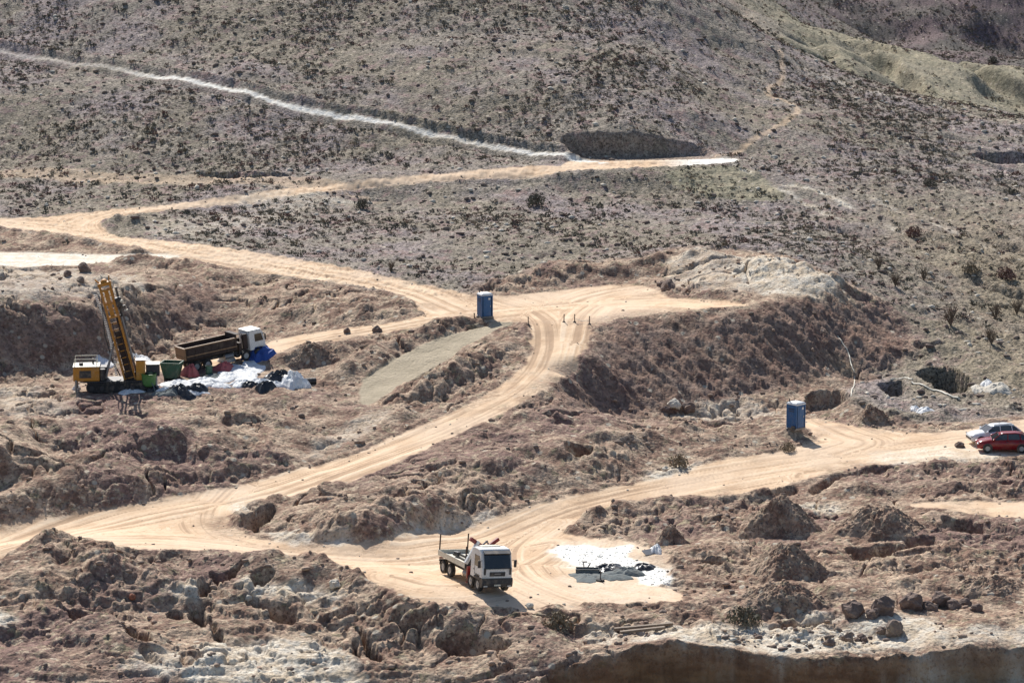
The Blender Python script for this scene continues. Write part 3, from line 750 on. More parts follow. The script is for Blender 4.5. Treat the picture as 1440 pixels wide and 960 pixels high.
M = {
 'yellow': paint('yellow_paint', (.50, .21, .016), .45, .35), 'orange': paint('orange_paint', (.60, .27, .03), .5, .35),
 'white': paint('white_paint', (.80, .79, .76), .4, .25), 'offwhite': paint('worn_white', (.72, .68, .56), .6, .35),
 'dark': paint('dark_steel', (.035, .035, .04), .55, .3), 'steel': paint('grey_steel', (.25, .25, .26), .45, .3, .4),
 'rubber': paint('rubber', (.022, .022, .024), .85, .35), 'glass': paint('dark_glass', (.012, .014, .017), .08, .05, spec=.8),
 'red': paint('red_paint', (.24, .02, .016), .4, .15), 'carred': paint('car_red', (.25, .012, .016), .22, .12),
 'carwhite': paint('car_white', (.80, .82, .84), .25, .1), 'blue': paint('blue_plastic', (.028, .13, .32), .4, .12),
 'roofp': paint('roof_plastic', (.82, .84, .84), .4, .08), 'rust': paint('rusty_steel', (.045, .027, .022), .8, .12),
 'rustlight': paint('worn_ochre_steel', (.30, .17, .085), .6, .3), 'green': paint('green_paint', (.09, .24, .06), .5, .2),
 'dgreen': paint('dark_green_paint', (.03, .10, .06), .5, .25), 'tarp': paint('blue_tarp', (.04, .10, .36), .8, .1, bump=.5),
 'sheet': paint('white_sheet', (.82, .83, .83), .8, .25, spec=.2, bump=.8), 'greysheet': paint('grey_sheet', (.17, .19, .19), .9, .2, spec=.1, bump=.6),
 'blacksheet': paint('black_sheet', (.03, .033, .04), .35, .2, bump=.5),
 'wood': paint('weathered_wood', (.20, .15, .11), .8, .4), 'lime': paint('white_lime', (.88, .87, .80), .9, .08, spec=.1, bump=.3),
 'rock': paint('rock', (.22, .165, .135), .95, .8, dust=(.36, .28, .2), bump=.8), 'darkrock': paint('dark_rock', (.17, .12, .10), .95, .9, dust=(.33, .24, .185), bump=.8),
 'palerock': paint('pale_rock', (.62, .57, .48), .95, .3, bump=.8), 'rim': paint('wheel_rim', (.45, .44, .42), .5, .4), 'lamp': paint('lamp_glass', (.6, .6, .58), .15, .1),
 'pinkcloth': paint('faded_red_cloth', (.5, .12, .12), .8, .2),
 'leaf': paint('shrub_leaf', (.14, .128, .095), .9, .6, dust=(.16, .145, .09)), 'dryleaf': paint('dry_shrub', (.27, .215, .145), .9, .5, dust=(.15, .125, .08)),
 'redleaf': paint('reddish_shrub', (.22, .125, .10), .9, .5, dust=(.15, .12, .08)), 'twig': paint('twig', (.17, .13, .10), .9, .3),
}
class MB:
    def __init__(s): s.bm = bmesh.new()
    def _x(s, vs, mat):
        for v in vs: v.co = mat @ v.co
    def box(s, c, d, rot=None, bev=0.0, taper=None):
        r = bmesh.ops.create_cube(s.bm, size=1.0); vs = r['verts']
        for v in vs:
            v.co = Vector((v.co.x * d[0], v.co.y * d[1], v.co.z * d[2]))
            if taper and v.co.z > 0: v.co.x *= taper[0]; v.co.y *= taper[1]
        if bev:
            es = list({e for v in vs for e in v.link_edges})
            rb = bmesh.ops.bevel(s.bm, geom=es, offset=bev, segments=2, affect='EDGES', profile=.5)
            vs = list({v for f in rb['faces'] for v in f.verts} | {v for v in vs if v.is_valid})
        Mx = Matrix.Translation(Vector(c))
        if rot: Mx = Mx @ Matrix.Rotation(rot[2], 4, 'Z') @ Matrix.Rotation(rot[1], 4, 'Y') @ Matrix.Rotation(rot[0], 4, 'X')
        s._x(vs, Mx); return s
    def cyl(s, a, b, r, r2=None, seg=14):
        a, b = Vector(a), Vector(b); L = (b - a).length
        q = bmesh.ops.create_cone(s.bm, cap_ends=True, segments=seg, radius1=r, radius2=r if r2 is None else r2, depth=L)
        s._x(q['verts'], Matrix.Translation((a + b) / 2) @ (b - a).to_track_quat('Z', 'Y').to_matrix().to_4x4()); return s
    def tube(s, P, r, seg=8):
        for a, b in zip(P[:-1], P[1:]): s.cyl(a, b, r, seg=seg)
        return s
    def prism(s, prof, y0, y1):     # outline in x-z, extruded along y
        A = [s.bm.verts.new((x, y0, z)) for x, z in prof]; B = [s.bm.verts.new((x, y1, z)) for x, z in prof]
        n = len(prof)
        s.bm.faces.new(A); s.bm.faces.new(B[::-1])
        for i in range(n): s.bm.faces.new((A[i], B[i], B[(i + 1) % n], A[(i + 1) % n]))
        return s
    def loft(s, rings):
        R_ = [[s.bm.verts.new(p) for p in r] for r in rings]; n = len(R_[0])
        for a, b in zip(R_[:-1], R_[1:]):
            for i in range(n): s.bm.faces.new((a[i], a[(i + 1) % n], b[(i + 1) % n], b[i]))
        s.bm.faces.new(R_[0][::-1]); s.bm.faces.new(R_[-1]); return s
    def build(s, name, mat, parent=None, smooth=False):
        bmesh.ops.recalc_face_normals(s.bm, faces=s.bm.faces)
        me_ = bpy.data.meshes.new(name); s.bm.to_mesh(me_); s.bm.free()
        if smooth: me_.polygons.foreach_set('use_smooth', [True] * len(me_.polygons))
        me_.materials.append(mat if not isinstance(mat, str) else M[mat])
        o = bpy.data.objects.new(name, me_); col.objects.link(o)
        if parent: o.parent = parent
        return o
def tag(o, label, cat, group=None, kind=None):
    o['label'] = label; o['category'] = cat
    if group: o['group'] = group
    if kind: o['kind'] = kind
    return o
def root(name, label, cat, loc, rz=0, group=None, rx=0, ry=0, sc=1.0):
    o = bpy.data.objects.new(name, None); col.objects.link(o); o.empty_display_size = .3
    o.location = loc; o.rotation_euler = (rx, ry, rz); o.scale = (sc,) * 3
    return tag(o, label, cat, group)
def gz(x, y): return float(grid_at(H, x, y))
def copy_tree(o, parent=None):
    c = o.copy(); col.objects.link(c)
    if parent: c.parent = parent
    for ch in list(o.children): copy_tree(ch, c)
    return c
def wheel(parent, x, y, r=.5, wd=.3, name='wheel', side=1):
    t = MB(); 
    prof = [(r * .6, -.5), (r * .93, -.48), (r, -.34), (r, .34), (r * .93, .48), (r * .6, .5)]
    rings = []
    for k in range(20):
        a = k / 20 * 2 * math.pi
        rings.append([(x + q * math.cos(a), y + w_ * wd, r + q * math.sin(a)) for q, w_ in prof])
    rr = [[t.bm.verts.new(p) for p in g] for g in rings]
    for i in range(20):
        a, b = rr[i], rr[(i + 1) % 20]
        for j in range(len(prof)):
            t.bm.faces.new((a[j], a[(j + 1) % 6], b[(j + 1) % 6], b[j]))
    w_o = t.build(name, 'rubber', parent)
    MB().cyl((x, y - wd * .38, r), (x, y + wd * .38, r), r * .6, seg=16).cyl((x, y + side * wd * .3, r), (x, y + side * wd * .5, r), r * .2, seg=10).build('rim', 'rim', w_o)
    return w_o
def place(u, v): p = hit(u, v); return Vector((p[0], p[1], gz(p[0], p[1])))
def fit_plane(p, rz, L, Wd):
    """pitch and roll so that a long object sits on the ground"""
    f = Vector((math.cos(rz), math.sin(rz))); s_ = Vector((-f.y, f.x))
    g = lambda a, b: gz(p.x + f.x * a + s_.x * b, p.y + f.y * a + s_.y * b)
    pit = -math.atan2(g(L / 2, 0) - g(-L / 2, 0), L); rol = math.atan2(g(0, Wd / 2) - g(0, -Wd / 2), Wd)
    z = max(p.z, (g(L/2,0)+g(-L/2,0))/2)
    return rol, pit, z

# ------------------------------------------------------------------ crane truck
def crane_truck(u, v, rz):
    p = place(u, v); rol, pit, z = fit_plane(p, rz, 6, 2)
    t = root('crane_truck', 'white cab flatbed truck with folded red crane behind the cab, parked on the dirt pad', 'truck', (p.x, p.y, z + .01), rz, rx=rol, ry=pit, sc=.93)
    MB().box((-.4, .42, .82), (7.4, .1, .26)).box((-.4, -.42, .82), (7.4, .1, .26)).box((-3.2,0,.82),(.12,.8,.2)).box((0,0,.82),(.12,.8,.2)).build('chassis', 'dark', t)
    # cab body, forward is +x
    side = [(1.95,1.0),(1.9,2.55),(2.05,2.98),(2.4,3.12),(3.35,3.08),(3.62,2.9),(3.98,1.75),(4.0,1.0),(3.75,.95),(3.62,1.25),(2.75,1.25),(2.6,.95)]
    rings = []
    for y, k in ((-1.22,.0),(-1.15,.06),(1.15,.06),(1.22,.0)):
        rings.append([(x - (.12 if abs(y) > 1.2 and x > 3.3 else 0), y, zz + (k if zz > 2.9 else 0)) for x, zz in side])
    cab = MB().loft(rings).build('cab', 'white', t)
    MB().prism([(3.70,2.83),(4.035,1.83),(4.02,1.80),(3.66,2.85)], -1.04, 1.04).build('windscreen', 'glass', cab)
    for s_ in (-1, 1):
        MB().prism([(2.55,1.85),(2.55,2.65),(3.35,2.65),(3.72,1.85)], s_ * 1.225 - .008, s_ * 1.225 + .008).build('side_window', 'glass', cab)
        MB().box((3.85, s_ * 1.45, 2.15), (.12, .2, .55), bev=.03).cyl((3.8, s_ * 1.2, 2.4), (3.85, s_ * 1.42, 2.4), .02).build('mirror', 'dark', cab)
        MB().box((4.03, s_ * .93, .93), (.05, .38, .2), bev=.02).build('headlight', 'lamp', cab)
        MB().box((2.5, s_ * 1.235, 1.55), (.16, .02, .05)).build('door_handle', 'dark', cab)
    MB().prism([(3.86,.42),(4.06,.5),(4.1,.72),(4.06,1.12),(3.7,1.14),(3.6,.9),(3.7,.42)], -1.23, 1.23).build('bumper', 'dark', cab)
    MB().box((4.0, 0, 1.42), (.04, 1.25, .32), bev=.02).build('grille', 'dark', cab)
    MB().box((4.03, 0, 1.44), (.02, .5, .08)).build('badge_bar', 'steel', cab)
    MB().box((4.115, 0, .62), (.02, .52, .12)).build('number_plate', 'offwhite', cab)
    for y_ in (-.35, .35): MB().box((4.06, y_, 1.86), (.02, .7, .02), (.15,0,0)).build('wiper', 'dark', cab)
    MB().box((3.72, 0, 2.98), (.5, 2.1, .06), (0, .35, 0), .02).build('sun_visor', 'dark', cab)
    for s_ in (-1, 1):
        MB().box((2.62, s_ * 1.228, 1.95), (.03, .012, 1.5)).box((3.1, s_ * 1.228, 1.28), (.95, .012, .03)).build('door_seam', 'dark', cab)
        MB().box((3.15, s_ * 1.24, 1.02), (1.1, .05, .2), bev=.02).build('wheel_guard', 'dark', cab)
        MB().box((3.99, s_ * 1.02, 1.62), (.08, .16, .5), bev=.02).build('corner_vane', 'dark', cab)
        MB().box((4.11, s_ * .95, .55), (.03, .3, .1)).build('fog_lamp', 'lamp', cab)
    MB().box((2.35,0,3.2),(.5,1.5,.04),bev=.01).build('roof_hatch','offwhite',cab)
    # bed
    bed = MB().box((-1.6, 0, 1.28), (4.9, 2.45, .12)).build('flatbed', 'offwhite', t)
    for s_ in (-1, 1):
        MB().box((-1.6, s_ * 1.2, 1.45), (4.9, .06, .38), bev=.01).build('side_board', 'offwhite', bed)
    MB().box((-4.03, 0, 1.45), (.06, 2.4, .38)).build('tailboard', 'offwhite', bed)
    MB().box((.9, 0, 1.75), (.08, 2.45, 1.0)).build('headboard', 'dark', bed)
    for x, y in ((-3.95, -1.15), (-3.95, 1.15), (.84, -1.15), (.84, 1.15)):
        MB().box((x, y, 2.1), (.08, .08, 1.5)).build('stake', 'rust', bed)
    MB().box((-1.7, .25, 1.42), (4.4, .12, .14), (0, 0, .04)).build('long_bar', 'dark', bed)
    MB().box((-1.4, -.35, 1.42), (4.0, .12, .14), (0, 0, -.05)).box((-2.6, -.3, 1.62), (.5, .3, .28), (0, 0, .3), .03).build('tool_frame', 'dark', bed)
    # crane
    cr = MB().box((1.42, 0, 1.55), (.6, .9, 1.1), bev=.05).cyl((1.42, 0, 2.0), (1.42, 0, 2.9), .2).build('crane_column', 'red', t)
    MB().box((1.42, -.35, 3.05), (.3, 1.9, .3), (-.55, 0, 0), .03).build('crane_boom', 'red', cr)
    MB().box((1.75, .35, 3.15), (.26, 1.5, .26), (.62, 0, 0), .03).build('crane_jib', 'red', cr)
    MB().cyl((1.3, -.9, 2.4), (1.3, .3, 3.35), .07).cyl((1.6, .8, 2.7), (1.6, 0, 3.4), .06).build('crane_ram', 'steel', cr)
    MB().box((1.5, -1.0, 2.55), (.3, .25, 1.9), (-.5, 0, 0), .04).build('boom_cover', 'white', cr)
    for s_ in (-1, 1):
        MB().box((1.35, s_ * 1.1, 1.05), (.22, .28, .9), bev=.03).cyl((1.35, s_ * 1.12, .3), (1.35, s_ * 1.12, .8), .06).cyl((1.35, s_ * 1.12, .28), (1.35, s_ * 1.12, .34), .17).build('outrigger', 'red', cr)
        MB().cyl((.1, s_ * .75, .75), (1.0, s_ * .75, .75), .28, seg=18).build('fuel_tank', 'steel', t)
        for x in (3.15, 1.75 + .15, -1.9, -3.15): wheel(t, x, s_ * 1.02, .5, .34, side=s_)
        MB().box((-3.7, s_ * .95, .75), (.03, .5, .35)).build('mudflap', 'dark', t)
        MB().box((-4.07, s_ * .9, 1.0), (.05, .35, .12)).build('tail_light', 'red', t)
    MB().box((-3.98, 0, .85), (.12, 2.2, .14)).box((-4.1,0,1.1),(.5,.6,.08)).build('rear_bar', 'rust', t)
    return t
crane_truck(666, 818, R(-90 + 25))

# ------------------------------------------------------------------ tipper truck with white cab
def tipper(u, v, rz):
    p = place(u, v); rol, pit, z = fit_plane(p, rz, 6, 2)
    t = root('tipper_truck', 'rusty brown open tipper truck with white cab, parked behind the litter of white sheets', 'truck', (p.x, p.y, z + .05), rz, rx=rol*.5, ry=pit - R(2), sc=.86)
    MB().box((-.3, .42, .85), (8.0, .1, .28)).box((-.3, -.42, .85), (8.0, .1, .28)).box((2,0,.8),(.8,1.6,.4)).build('chassis', 'dark', t)
    side = [(2.75,.95),(2.72,2.6),(2.85,2.95),(4.15,2.95),(4.35,2.7),(4.55,1.8),(4.55,.75),(4.3,.75),(4.2,1.2),(3.3,1.2),(3.15,.95)]
    cab = MB().loft([[(x, y, z_) for x, z_ in side] for y in (-1.2, -1.12, 1.12, 1.2)]).build('cab', 'white', t)
    MB().box((3.45, 0, 3.0), (1.6, 2.2, .06), bev=.02).build('roof_panel', 'white', cab)
    MB().prism([(4.38,2.68),(4.59,1.85),(4.56,1.82),(4.33,2.68)], -1.02, 1.02).build('windscreen', 'glass', cab)
    MB().box((2.74, 0, 2.25), (.03, 1.5, .55)).build('rear_window', 'glass', cab)
    for s_ in (-1, 1):
        MB().prism([(3.35,1.8),(3.35,2.6),(4.15,2.6),(4.35,1.8)], s_ * 1.205 - .008, s_ * 1.205 + .008).build('side_window', 'glass', cab)
        MB().box((4.45, s_ * 1.5, 2.2), (.12, .22, .65), bev=.03).cyl((4.3, s_ * 1.15, 2.5), (4.45, s_ * 1.5, 2.5), .025).build('mirror', 'dark', cab)
    MB().box((4.5, 0, .78), (.25, 2.35, .5), bev=.04).build('bumper', 'dark', cab)
    MB().box((2.3, -.95, 2.0), (.5, .35, 1.6), bev=.04).build('air_stack', 'rust', t); MB().box((2.3, .9, 1.6), (.5, .4, 1.0), bev=.04).build('spare_box', 'rust', t)
    MB().box((1.7, 0, 1.5), (.35, 2.0, .9)).build('ladder_frame', 'rust', t)
    # tipper body
    b = MB()
    b.box((-1.75, 0, 1.35), (5.9, 2.3, .14))
    body = b.build('tipper_body', 'rust', t)
    for s_ in (-1, 1):
        q = MB().box((-1.75, s_ * 1.2, 1.98), (5.9, .07, 1.2))
        for x in np.linspace(-4.5, 1.0, 7): q.box((x, s_ * 1.26, 1.95), (.1, .07, 1.2))
        q.build('side_panel', 'rust', body)
        MB().box((-1.75, s_ * 1.22, 2.62), (6.0, .16, .12)).build('top_rail', 'rustlight', body)
        MB().box((-1.75, s_ * 1.3, 1.75), (5.9, .06, .1)).build('side_rail', 'rustlight', body)
    MB().box((1.2, 0, 2.2), (.1, 2.4, 1.6)).box((1.45, 0, 2.95), (.5, 2.4, .06)).build('front_wall', 'rust', body)
    MB().box((-4.72, 0, 2.0), (.1, 2.35, 1.25)).box((-4.8, 0, 2.55), (.08, 2.4, .1)).box((-4.8, 0, 1.6), (.08, 2.4, .1)).build('tailgate', 'rustlight', body)
    for s_ in (-1, 1):
        for x in (3.75, 2.2, -2.3, -3.6): wheel(t, x, s_ * 1.0, .5, .36, side=s_)
        MB().cyl((-.2, s_ * .8, .8), (.8, s_ * .8, .8), .28).build('fuel_tank', 'steel', t)
        MB().box((-4.5, s_ * .9, .8), (.05, .4, .4)).build('mudflap', 'dark', t)
    return t
tipper(314, 511, R(33))

# ------------------------------------------------------------------ drilling rig
def rig(u, v, rz):
    p = place(u, v)
    t = root('drilling_rig', 'yellow crawler drilling rig with tall mast leaning left, left of the white sheets', 'drilling rig', (p.x, p.y, p.z + .02), rz, sc=.9)
    for s_ in (-1, 1):
        prof = []
        for k in range(8): a = math.pi / 2 + math.pi * k / 7; prof.append((-2.6 + .45 * math.cos(a), .45 + .45 * math.sin(a)))
        for k in range(8): a = -math.pi / 2 + math.pi * k / 7; prof.append((2.4 + .45 * math.cos(a), .45 + .45 * math.sin(a)))
        tr = MB().prism(prof, s_ * 1.15 - .25, s_ * 1.15 + .25).build('crawler_track', 'rubber', t)
        for x in np.linspace(-2.5, 2.3, 6): MB().cyl((x, s_ * 1.42 - .03, .42), (x, s_ * 1.42 + .03, .42), .22, seg=14).build('track_roller', 'dark', tr)
        q = MB()
        for x in np.linspace(-2.9, 2.7, 26): q.box((x, s_ * 1.15, .93), (.08, .52, .06))
        q.build('track_pads', 'dark', tr)
    MB().box((-.1, 0, .75), (5.2, 1.7, .35), bev=.03).build('chassis', 'yellow', t)
    MB().box((-.2, 0, 1.0), (6.2, 2.5, .12)).build('deck', 'dark', t)
    h = MB().box((-3.0, 0, 1.75), (2.5, 2.3, 1.35), bev=.06).build('engine_housing', 'yellow', t)
    MB().box((-3.1, -1.17, 1.75), (1.1, .03, .7)).build('side_grille', 'dark', h)
    MB().box((-3.0, 0, 2.47), (2.55, 2.35, .05), bev=.01).build('top_panel', 'offwhite', h)
    MB().cyl((-2.4, .5, 2.45), (-2.4, .5, 3.0), .09).build('exhaust', 'dark', h); MB().cyl((-3.5, -.3, 2.45), (-3.5, -.3, 2.75), .2).build('air_filter', 'dark', h)
    for y_ in (-1.0, 1.0): MB().tube([(-4.1, y_, 2.5), (-4.1, y_, 3.2), (-2.0, y_, 3.2), (-2.0, y_, 2.5)], .03).build('guard_rail', 'offwhite', h)
    MB().box((-1.4, .3, 1.7), (.7, 1.4, 1.2), bev=.04).cyl((-1.5, -.8, 1.1), (-1.5, -.8, 2.2), .3).build('hydraulic_tank', 'dark', t)
    MB().box((2.15, -.5, 2.0), (.85, 1.0, 1.9), bev=.05).build('control_cabinet', 'orange', t)
    MB().box((2.15, -.5, 3.0), (.95, 1.1, .06)).build('canopy', 'white', t)
    MB().box((3.3, .1, 1.9), (1.3, 1.6, 1.1), bev=.05).build('pump_unit', 'dark', t)
    MB().box((3.3, .1, 2.5), (1.35, 1.65, .06)).build('pump_lid', 'offwhite', t)
    for x, y in ((-4.0, 1.2), (-4.0, -1.2), (3.6, 1.25), (3.6, -1.25)):
        MB().cyl((x, y, .1), (x, y, 1.2), .1).cyl((x, y, .03), (x, y, .12), .26).build('support_jack', 'steel', t)
    # mast leans to -x
    mt = bpy.data.objects.new('mast', None)
    tilt = -R(13.5)
    def mo(mb): 
        Mx = Matrix.Translation((1.15, -.2, .95)) @ Matrix.Rotation(tilt, 4, 'Y')
        for v_ in mb.bm.verts: v_.co = Mx @ Vector((v_.co.x * 1.2, v_.co.y, v_.co.z * .97))
        return mb
    q = MB()
    for x in (-.42, .42):
        for y in (-.38, .38): q.box((x, y, 4.9), (.14, .14, 9.8))
    for k in range(14):
        z = .3 + k * .7
        q.box((0, -.38, z), (.84, .07, .08)).box((0, .38, z), (.84, .07, .08)).box((.42, 0, z), (.07, .76, .08)).box((-.42, 0, z), (.07, .76, .08))
        q.box((.42, 0, z + .35), (.05, 1.0, .05), (R(43), 0, 0))
    mast = mo(q).build('mast', 'yellow', t)
    mo(MB().box((.3, 0, 3.4), (.16, .72, 6.4)).box((.05, -.3, 2.6), (.5, .07, 5.0)).box((-.2, -.47, 3.1), (.06, .06, 6.2)).cyl((.25, -.5, .5), (.25, -.5, 6.4), .05)).build('mast_lower_plate', 'rust', mast)
    mo(MB().box((0, -.40, 8.0), (.34, .05, 2.7)).box((-.36, -.44, 8.0), (.12, .1, 3.0)).box((.36, -.44, 8.0), (.12, .1, 3.0)).box((0, -.47, 6.6), (.95, .1, .18)).box((0, -.47, 9.3), (.9, .1, .14)).box((0, -.44, 7.9), (.8, .05, .12))).build('mast_face_plate', 'yellow', mast)
    mo(MB().box((0, 0, 9.95), (1.1, .9, .35), bev=.04).box((-.5, 0, 10.3), (.1, .3, .6), (0, -.5, 0)).box((.45, 0, 10.35), (.1, .3, .7), (0, .2, 0)).cyl((0, -.3, 10.15), (0, .3, 10.15), .26)).build('mast_crown', 'yellow', mast)
    mo(MB().box((.72, -.15, 7.9), (.5, .6, .9), bev=.05).box((.8, -.2, 8.9), (.18, .3, 1.0), bev=.02).box((1.0, -.2, 7.3), (.35, .3, .3), bev=.03).cyl((.7, -.1, 6.4), (.7, -.1, 7.5), .1)).build('rotary_head', 'dark', mast)
    mo(MB().cyl((.95, -.35, 7.95), (1.02, -.75, 7.95), .14).box((1.15, -.4, 6.95), (.3, .2, .12))).build('motor', 'offwhite', mast)
    mo(MB().cyl((.62, 0, .2), (.62, 0, 6.6), .09)).build('drill_rod', 'steel', mast)
    q = MB()
    for k in range(44): q.box((-.95 + .25 * math.sin(k / 44 * 3), -.25, .9 + k * .19), (.2, .14, .11))
    mo(q).build('hose_chain', 'steel', mast)
    mo(MB().tube([(-.7, .1, .6), (-1.0, .15, 2.5), (-1.05, .1, 5), (-.7, 0, 7.5), (-.4, 0, 9.2)], .05)).build('hose', 'dark', mast)
    MB().cyl((-1.2, .5, 1.2), (-.35, .2, 4.6), .12).cyl((-1.2, -.5, 1.2), (-.35, -.3, 4.6), .12).build('mast_ram', 'steel', t)
    MB().box((1.2, 0, 1.3), (1.3, 1.2, .9), bev=.05).build('mast_foot', 'rust', t)
    return t
rig(167, 548, R(6))

# ------------------------------------------------------------------ portable toilets
def toilet(u, v, rz, label, tow):
    p = place(u, v)
    t = root('portable_toilet', label, 'portable toilet', (p.x, p.y, p.z), rz, 'blue portable toilets', sc=.93)
    w_, h_ = .56, 2.1
    MB().box((0, -.42, .09), (1.5, .12, .18), bev=.02).box((0, .42, .09), (1.5, .12, .18), bev=.02).box((0, 0, .2), (1.3, 1.2, .08), bev=.02).build('skid_base', 'steel', t)
    b = MB()
    for s_ in (-1, 1):
        b.box((s_ * w_, 0, .24 + h_ / 2), (.04, w_ * 2, h_)); b.box((0, s_ * w_, .24 + h_ / 2), (w_ * 2, .04, h_)) if s_ == 1 else None
        for q_ in (-.36, -.12, .12, .36):
            b.box((s_ * (w_ + .025), q_, .24 + h_ / 2), (.03, .07, h_ * .9))
        for y in (-w_, w_): b.box((s_ * w_, y, .24 + h_ / 2), (.1, .1, h_), bev=.02)
    b.box((0, -w_, 2.27), (w_ * 2, .06, .15))
    for q_ in (-.3, 0, .3): b.box((q_, w_ + .025, .24 + h_ / 2), (.07, .03, h_ * .9))
    wl = b.build('walls', 'blue', t)
    d = MB().box((0, -w_ - .02, 1.22), (.86, .035, 1.92), bev=.012).build('door', 'blue', t)
    MB().box((0, -w_ - .045, 1.7), (.5, .02, .6), bev=.01).box((0, -w_ - .045, .85), (.5, .02, .8), bev=.01).build('door_panel', 'blue', d)
    MB().box((.34, -w_ - .06, 1.25), (.06, .05, .16), bev=.01).build('handle', 'offwhite', d)
    MB().box((.2, -w_ - .062, 2.0), (.2, .012, .2)).build('notice', 'roofp', d)
    MB().loft([[(x * a, y * a, z) for x, y in ((-.62,-.62),(0,-.64),(.62,-.62),(.64,0),(.62,.62),(0,.64),(-.62,.62),(-.64,0))] for a, z in ((1,2.33),(1,2.40),(.86,2.52),(.5,2.58),(.15,2.6))]).build('roof', 'roofp', t)
    MB().cyl((-.42, .42, 2.3), (-.42, .42, 2.85), .05).build('vent_pipe', 'dark', t)
    for s_ in (-1, 1):
        for z in (1.75, 1.95): MB().box((s_ * (w_ + .05), 0, z), (.012, .7, .06)).build('vent_slot', 'dark', wl)
    if tow: MB().box((-.9, -.1, .12), (.7, .08, .08)).box((-1.2, -.1, .3), (.08, .08, .5)).box((-1.2,-.1,.55),(.2,.06,.06)).build('tow_bracket', 'rust', t)
    else: MB().box((-.85, -.45, .3), (.25, .3, .4), bev=.03).box((.85, .2, .2), (.6, .1, .08)).build('step', 'dark', t)
    return t
toilet(1119, 604, R(42), 'blue portable toilet with pale roof standing on tan ground beside the right haul road', False)
toilet(682, 447, R(24), 'blue portable toilet with pale roof at the road junction above the smooth tan ramp', True)

# ------------------------------------------------------------------ cars
def car(name, u, v, rz, paint_, label, suv):
    p = place(u, v); rol, pit, z = fit_plane(p, rz, 2.6, 1.5)
    t = root(name, label, 'car', (p.x, p.y, z + .02), rz, rx=rol, ry=pit, sc=1.03)
    hw = .88
    st = [(2.16,.42,.62,.60),(2.1,.3,.74,.74),(1.75,.25,.86,.82),(1.2,.22,.95,.87),(.75,.22,1.0,.88),(0,.22,1.02,.89),(-1.0,.22,1.04,.89),(-1.7,.24,1.05,.87),(-2.0,.3,1.02,.8),(-2.12,.42,.85,.68)]
    rings = []
    for x, zb, zt, w_ in st:
        m_ = (zb + zt) / 2
        rings.append([(x, -w_ * .86, zb), (x, -w_, m_ - .08), (x, -w_ * .985, m_ + .12), (x, -w_ * .88, zt - .02), (x, -w_ * .4, zt + .02), (x, w_ * .4, zt + .02), (x, w_ * .88, zt - .02), (x, w_ * .985, m_ + .12), (x, w_, m_ - .08), (x, w_ * .86, zb)])
    body = MB().loft(rings).build('body', paint_, t, True)
    gh = [(1.0,.98,1.0,.74),(.45,.99,1.36,.66),(.1,1.0,1.46,.63),(-.9,1.02,1.5,.63),(-1.5,1.03,1.42,.62),(-1.95,1.03,1.08,.66)]
    def g(off, wsc):
        return [[(x, -w_ * wsc - .1, zb), (x, -w_ * wsc, zt + off), (x, w_ * wsc, zt + off), (x, w_ * wsc + .1, zb)] for x, zb, zt, w_ in gh]
    MB().loft(g(-.035, 1.0)).build('windows', 'glass', t)
    MB().loft([[(x, -w_, z_), (x, -w_ * .5, z_ + .05), (x, w_ * .5, z_ + .05), (x, w_, z_), (x, 0, z_ - .05)] for x, z_, w_ in ((.42, 1.33, .64), (.1, 1.43, .64), (-.9, 1.47, .64), (-1.5, 1.39, .62))]).build('roof', paint_, t, True)
    for s_ in (-1, 1):
        q = MB()
        for (a, b) in (((1.0, .95), (.42, 1.36)), ((-.25, 1.0), (-.25, 1.44)), ((-1.25, 1.0), (-1.2, 1.42)), ((-1.95, 1.02), (-1.5, 1.38))):
            q.cyl((a[0], s_ * .83, a[1]), (b[0], s_ * .66, b[1]), .04, seg=6)
        q.build('pillar', paint_, t)
        MB().box((.85, s_ * .98, 1.05), (.14, .18, .14), bev=.03).build('mirror', paint_, t)
        MB().box((2.06, s_ * .58, .68), (.14, .34, .14), bev=.03).build('headlight', 'lamp', t)
        MB().box((-2.06, s_ * .62, .88), (.08, .28, .2), bev=.03).build('tail_light', 'red', t)
        for x in (1.32, -1.34):
            MB().cyl((x, s_ * .80, .34), (x, s_ * .895, .34), .385, seg=20).build('wheel_arch', 'dark', body)
            wheel(t, x, s_ * .82, .33, .2, side=s_)
        for x in (.1, -.85): MB().box((x - .3, s_ * .895, .86), (.16, .03, .03)).build('door_handle', 'dark', body)
    MB().box((2.13, 0, .5), (.08, 1.3, .2), bev=.03).build('front_grille', 'dark', t)
    if suv: MB().box((-.5, .58, 1.56), (1.5, .04, .04)).box((-.5, -.58, 1.56), (1.5, .04, .04)).cyl((-.4, 0, 1.5), (-.45, 0, 1.85), .012).build('roof_rail', 'dark', t)
    return t
car('parked_car', 1411, 634, R(176), 'carred', 'dark red car parked facing left at the right edge beside a white car', False)
car('parked_car', 1398, 622, R(180 + 8), 'carwhite', 'white car mostly hidden behind the dark red car at the right edge', True)

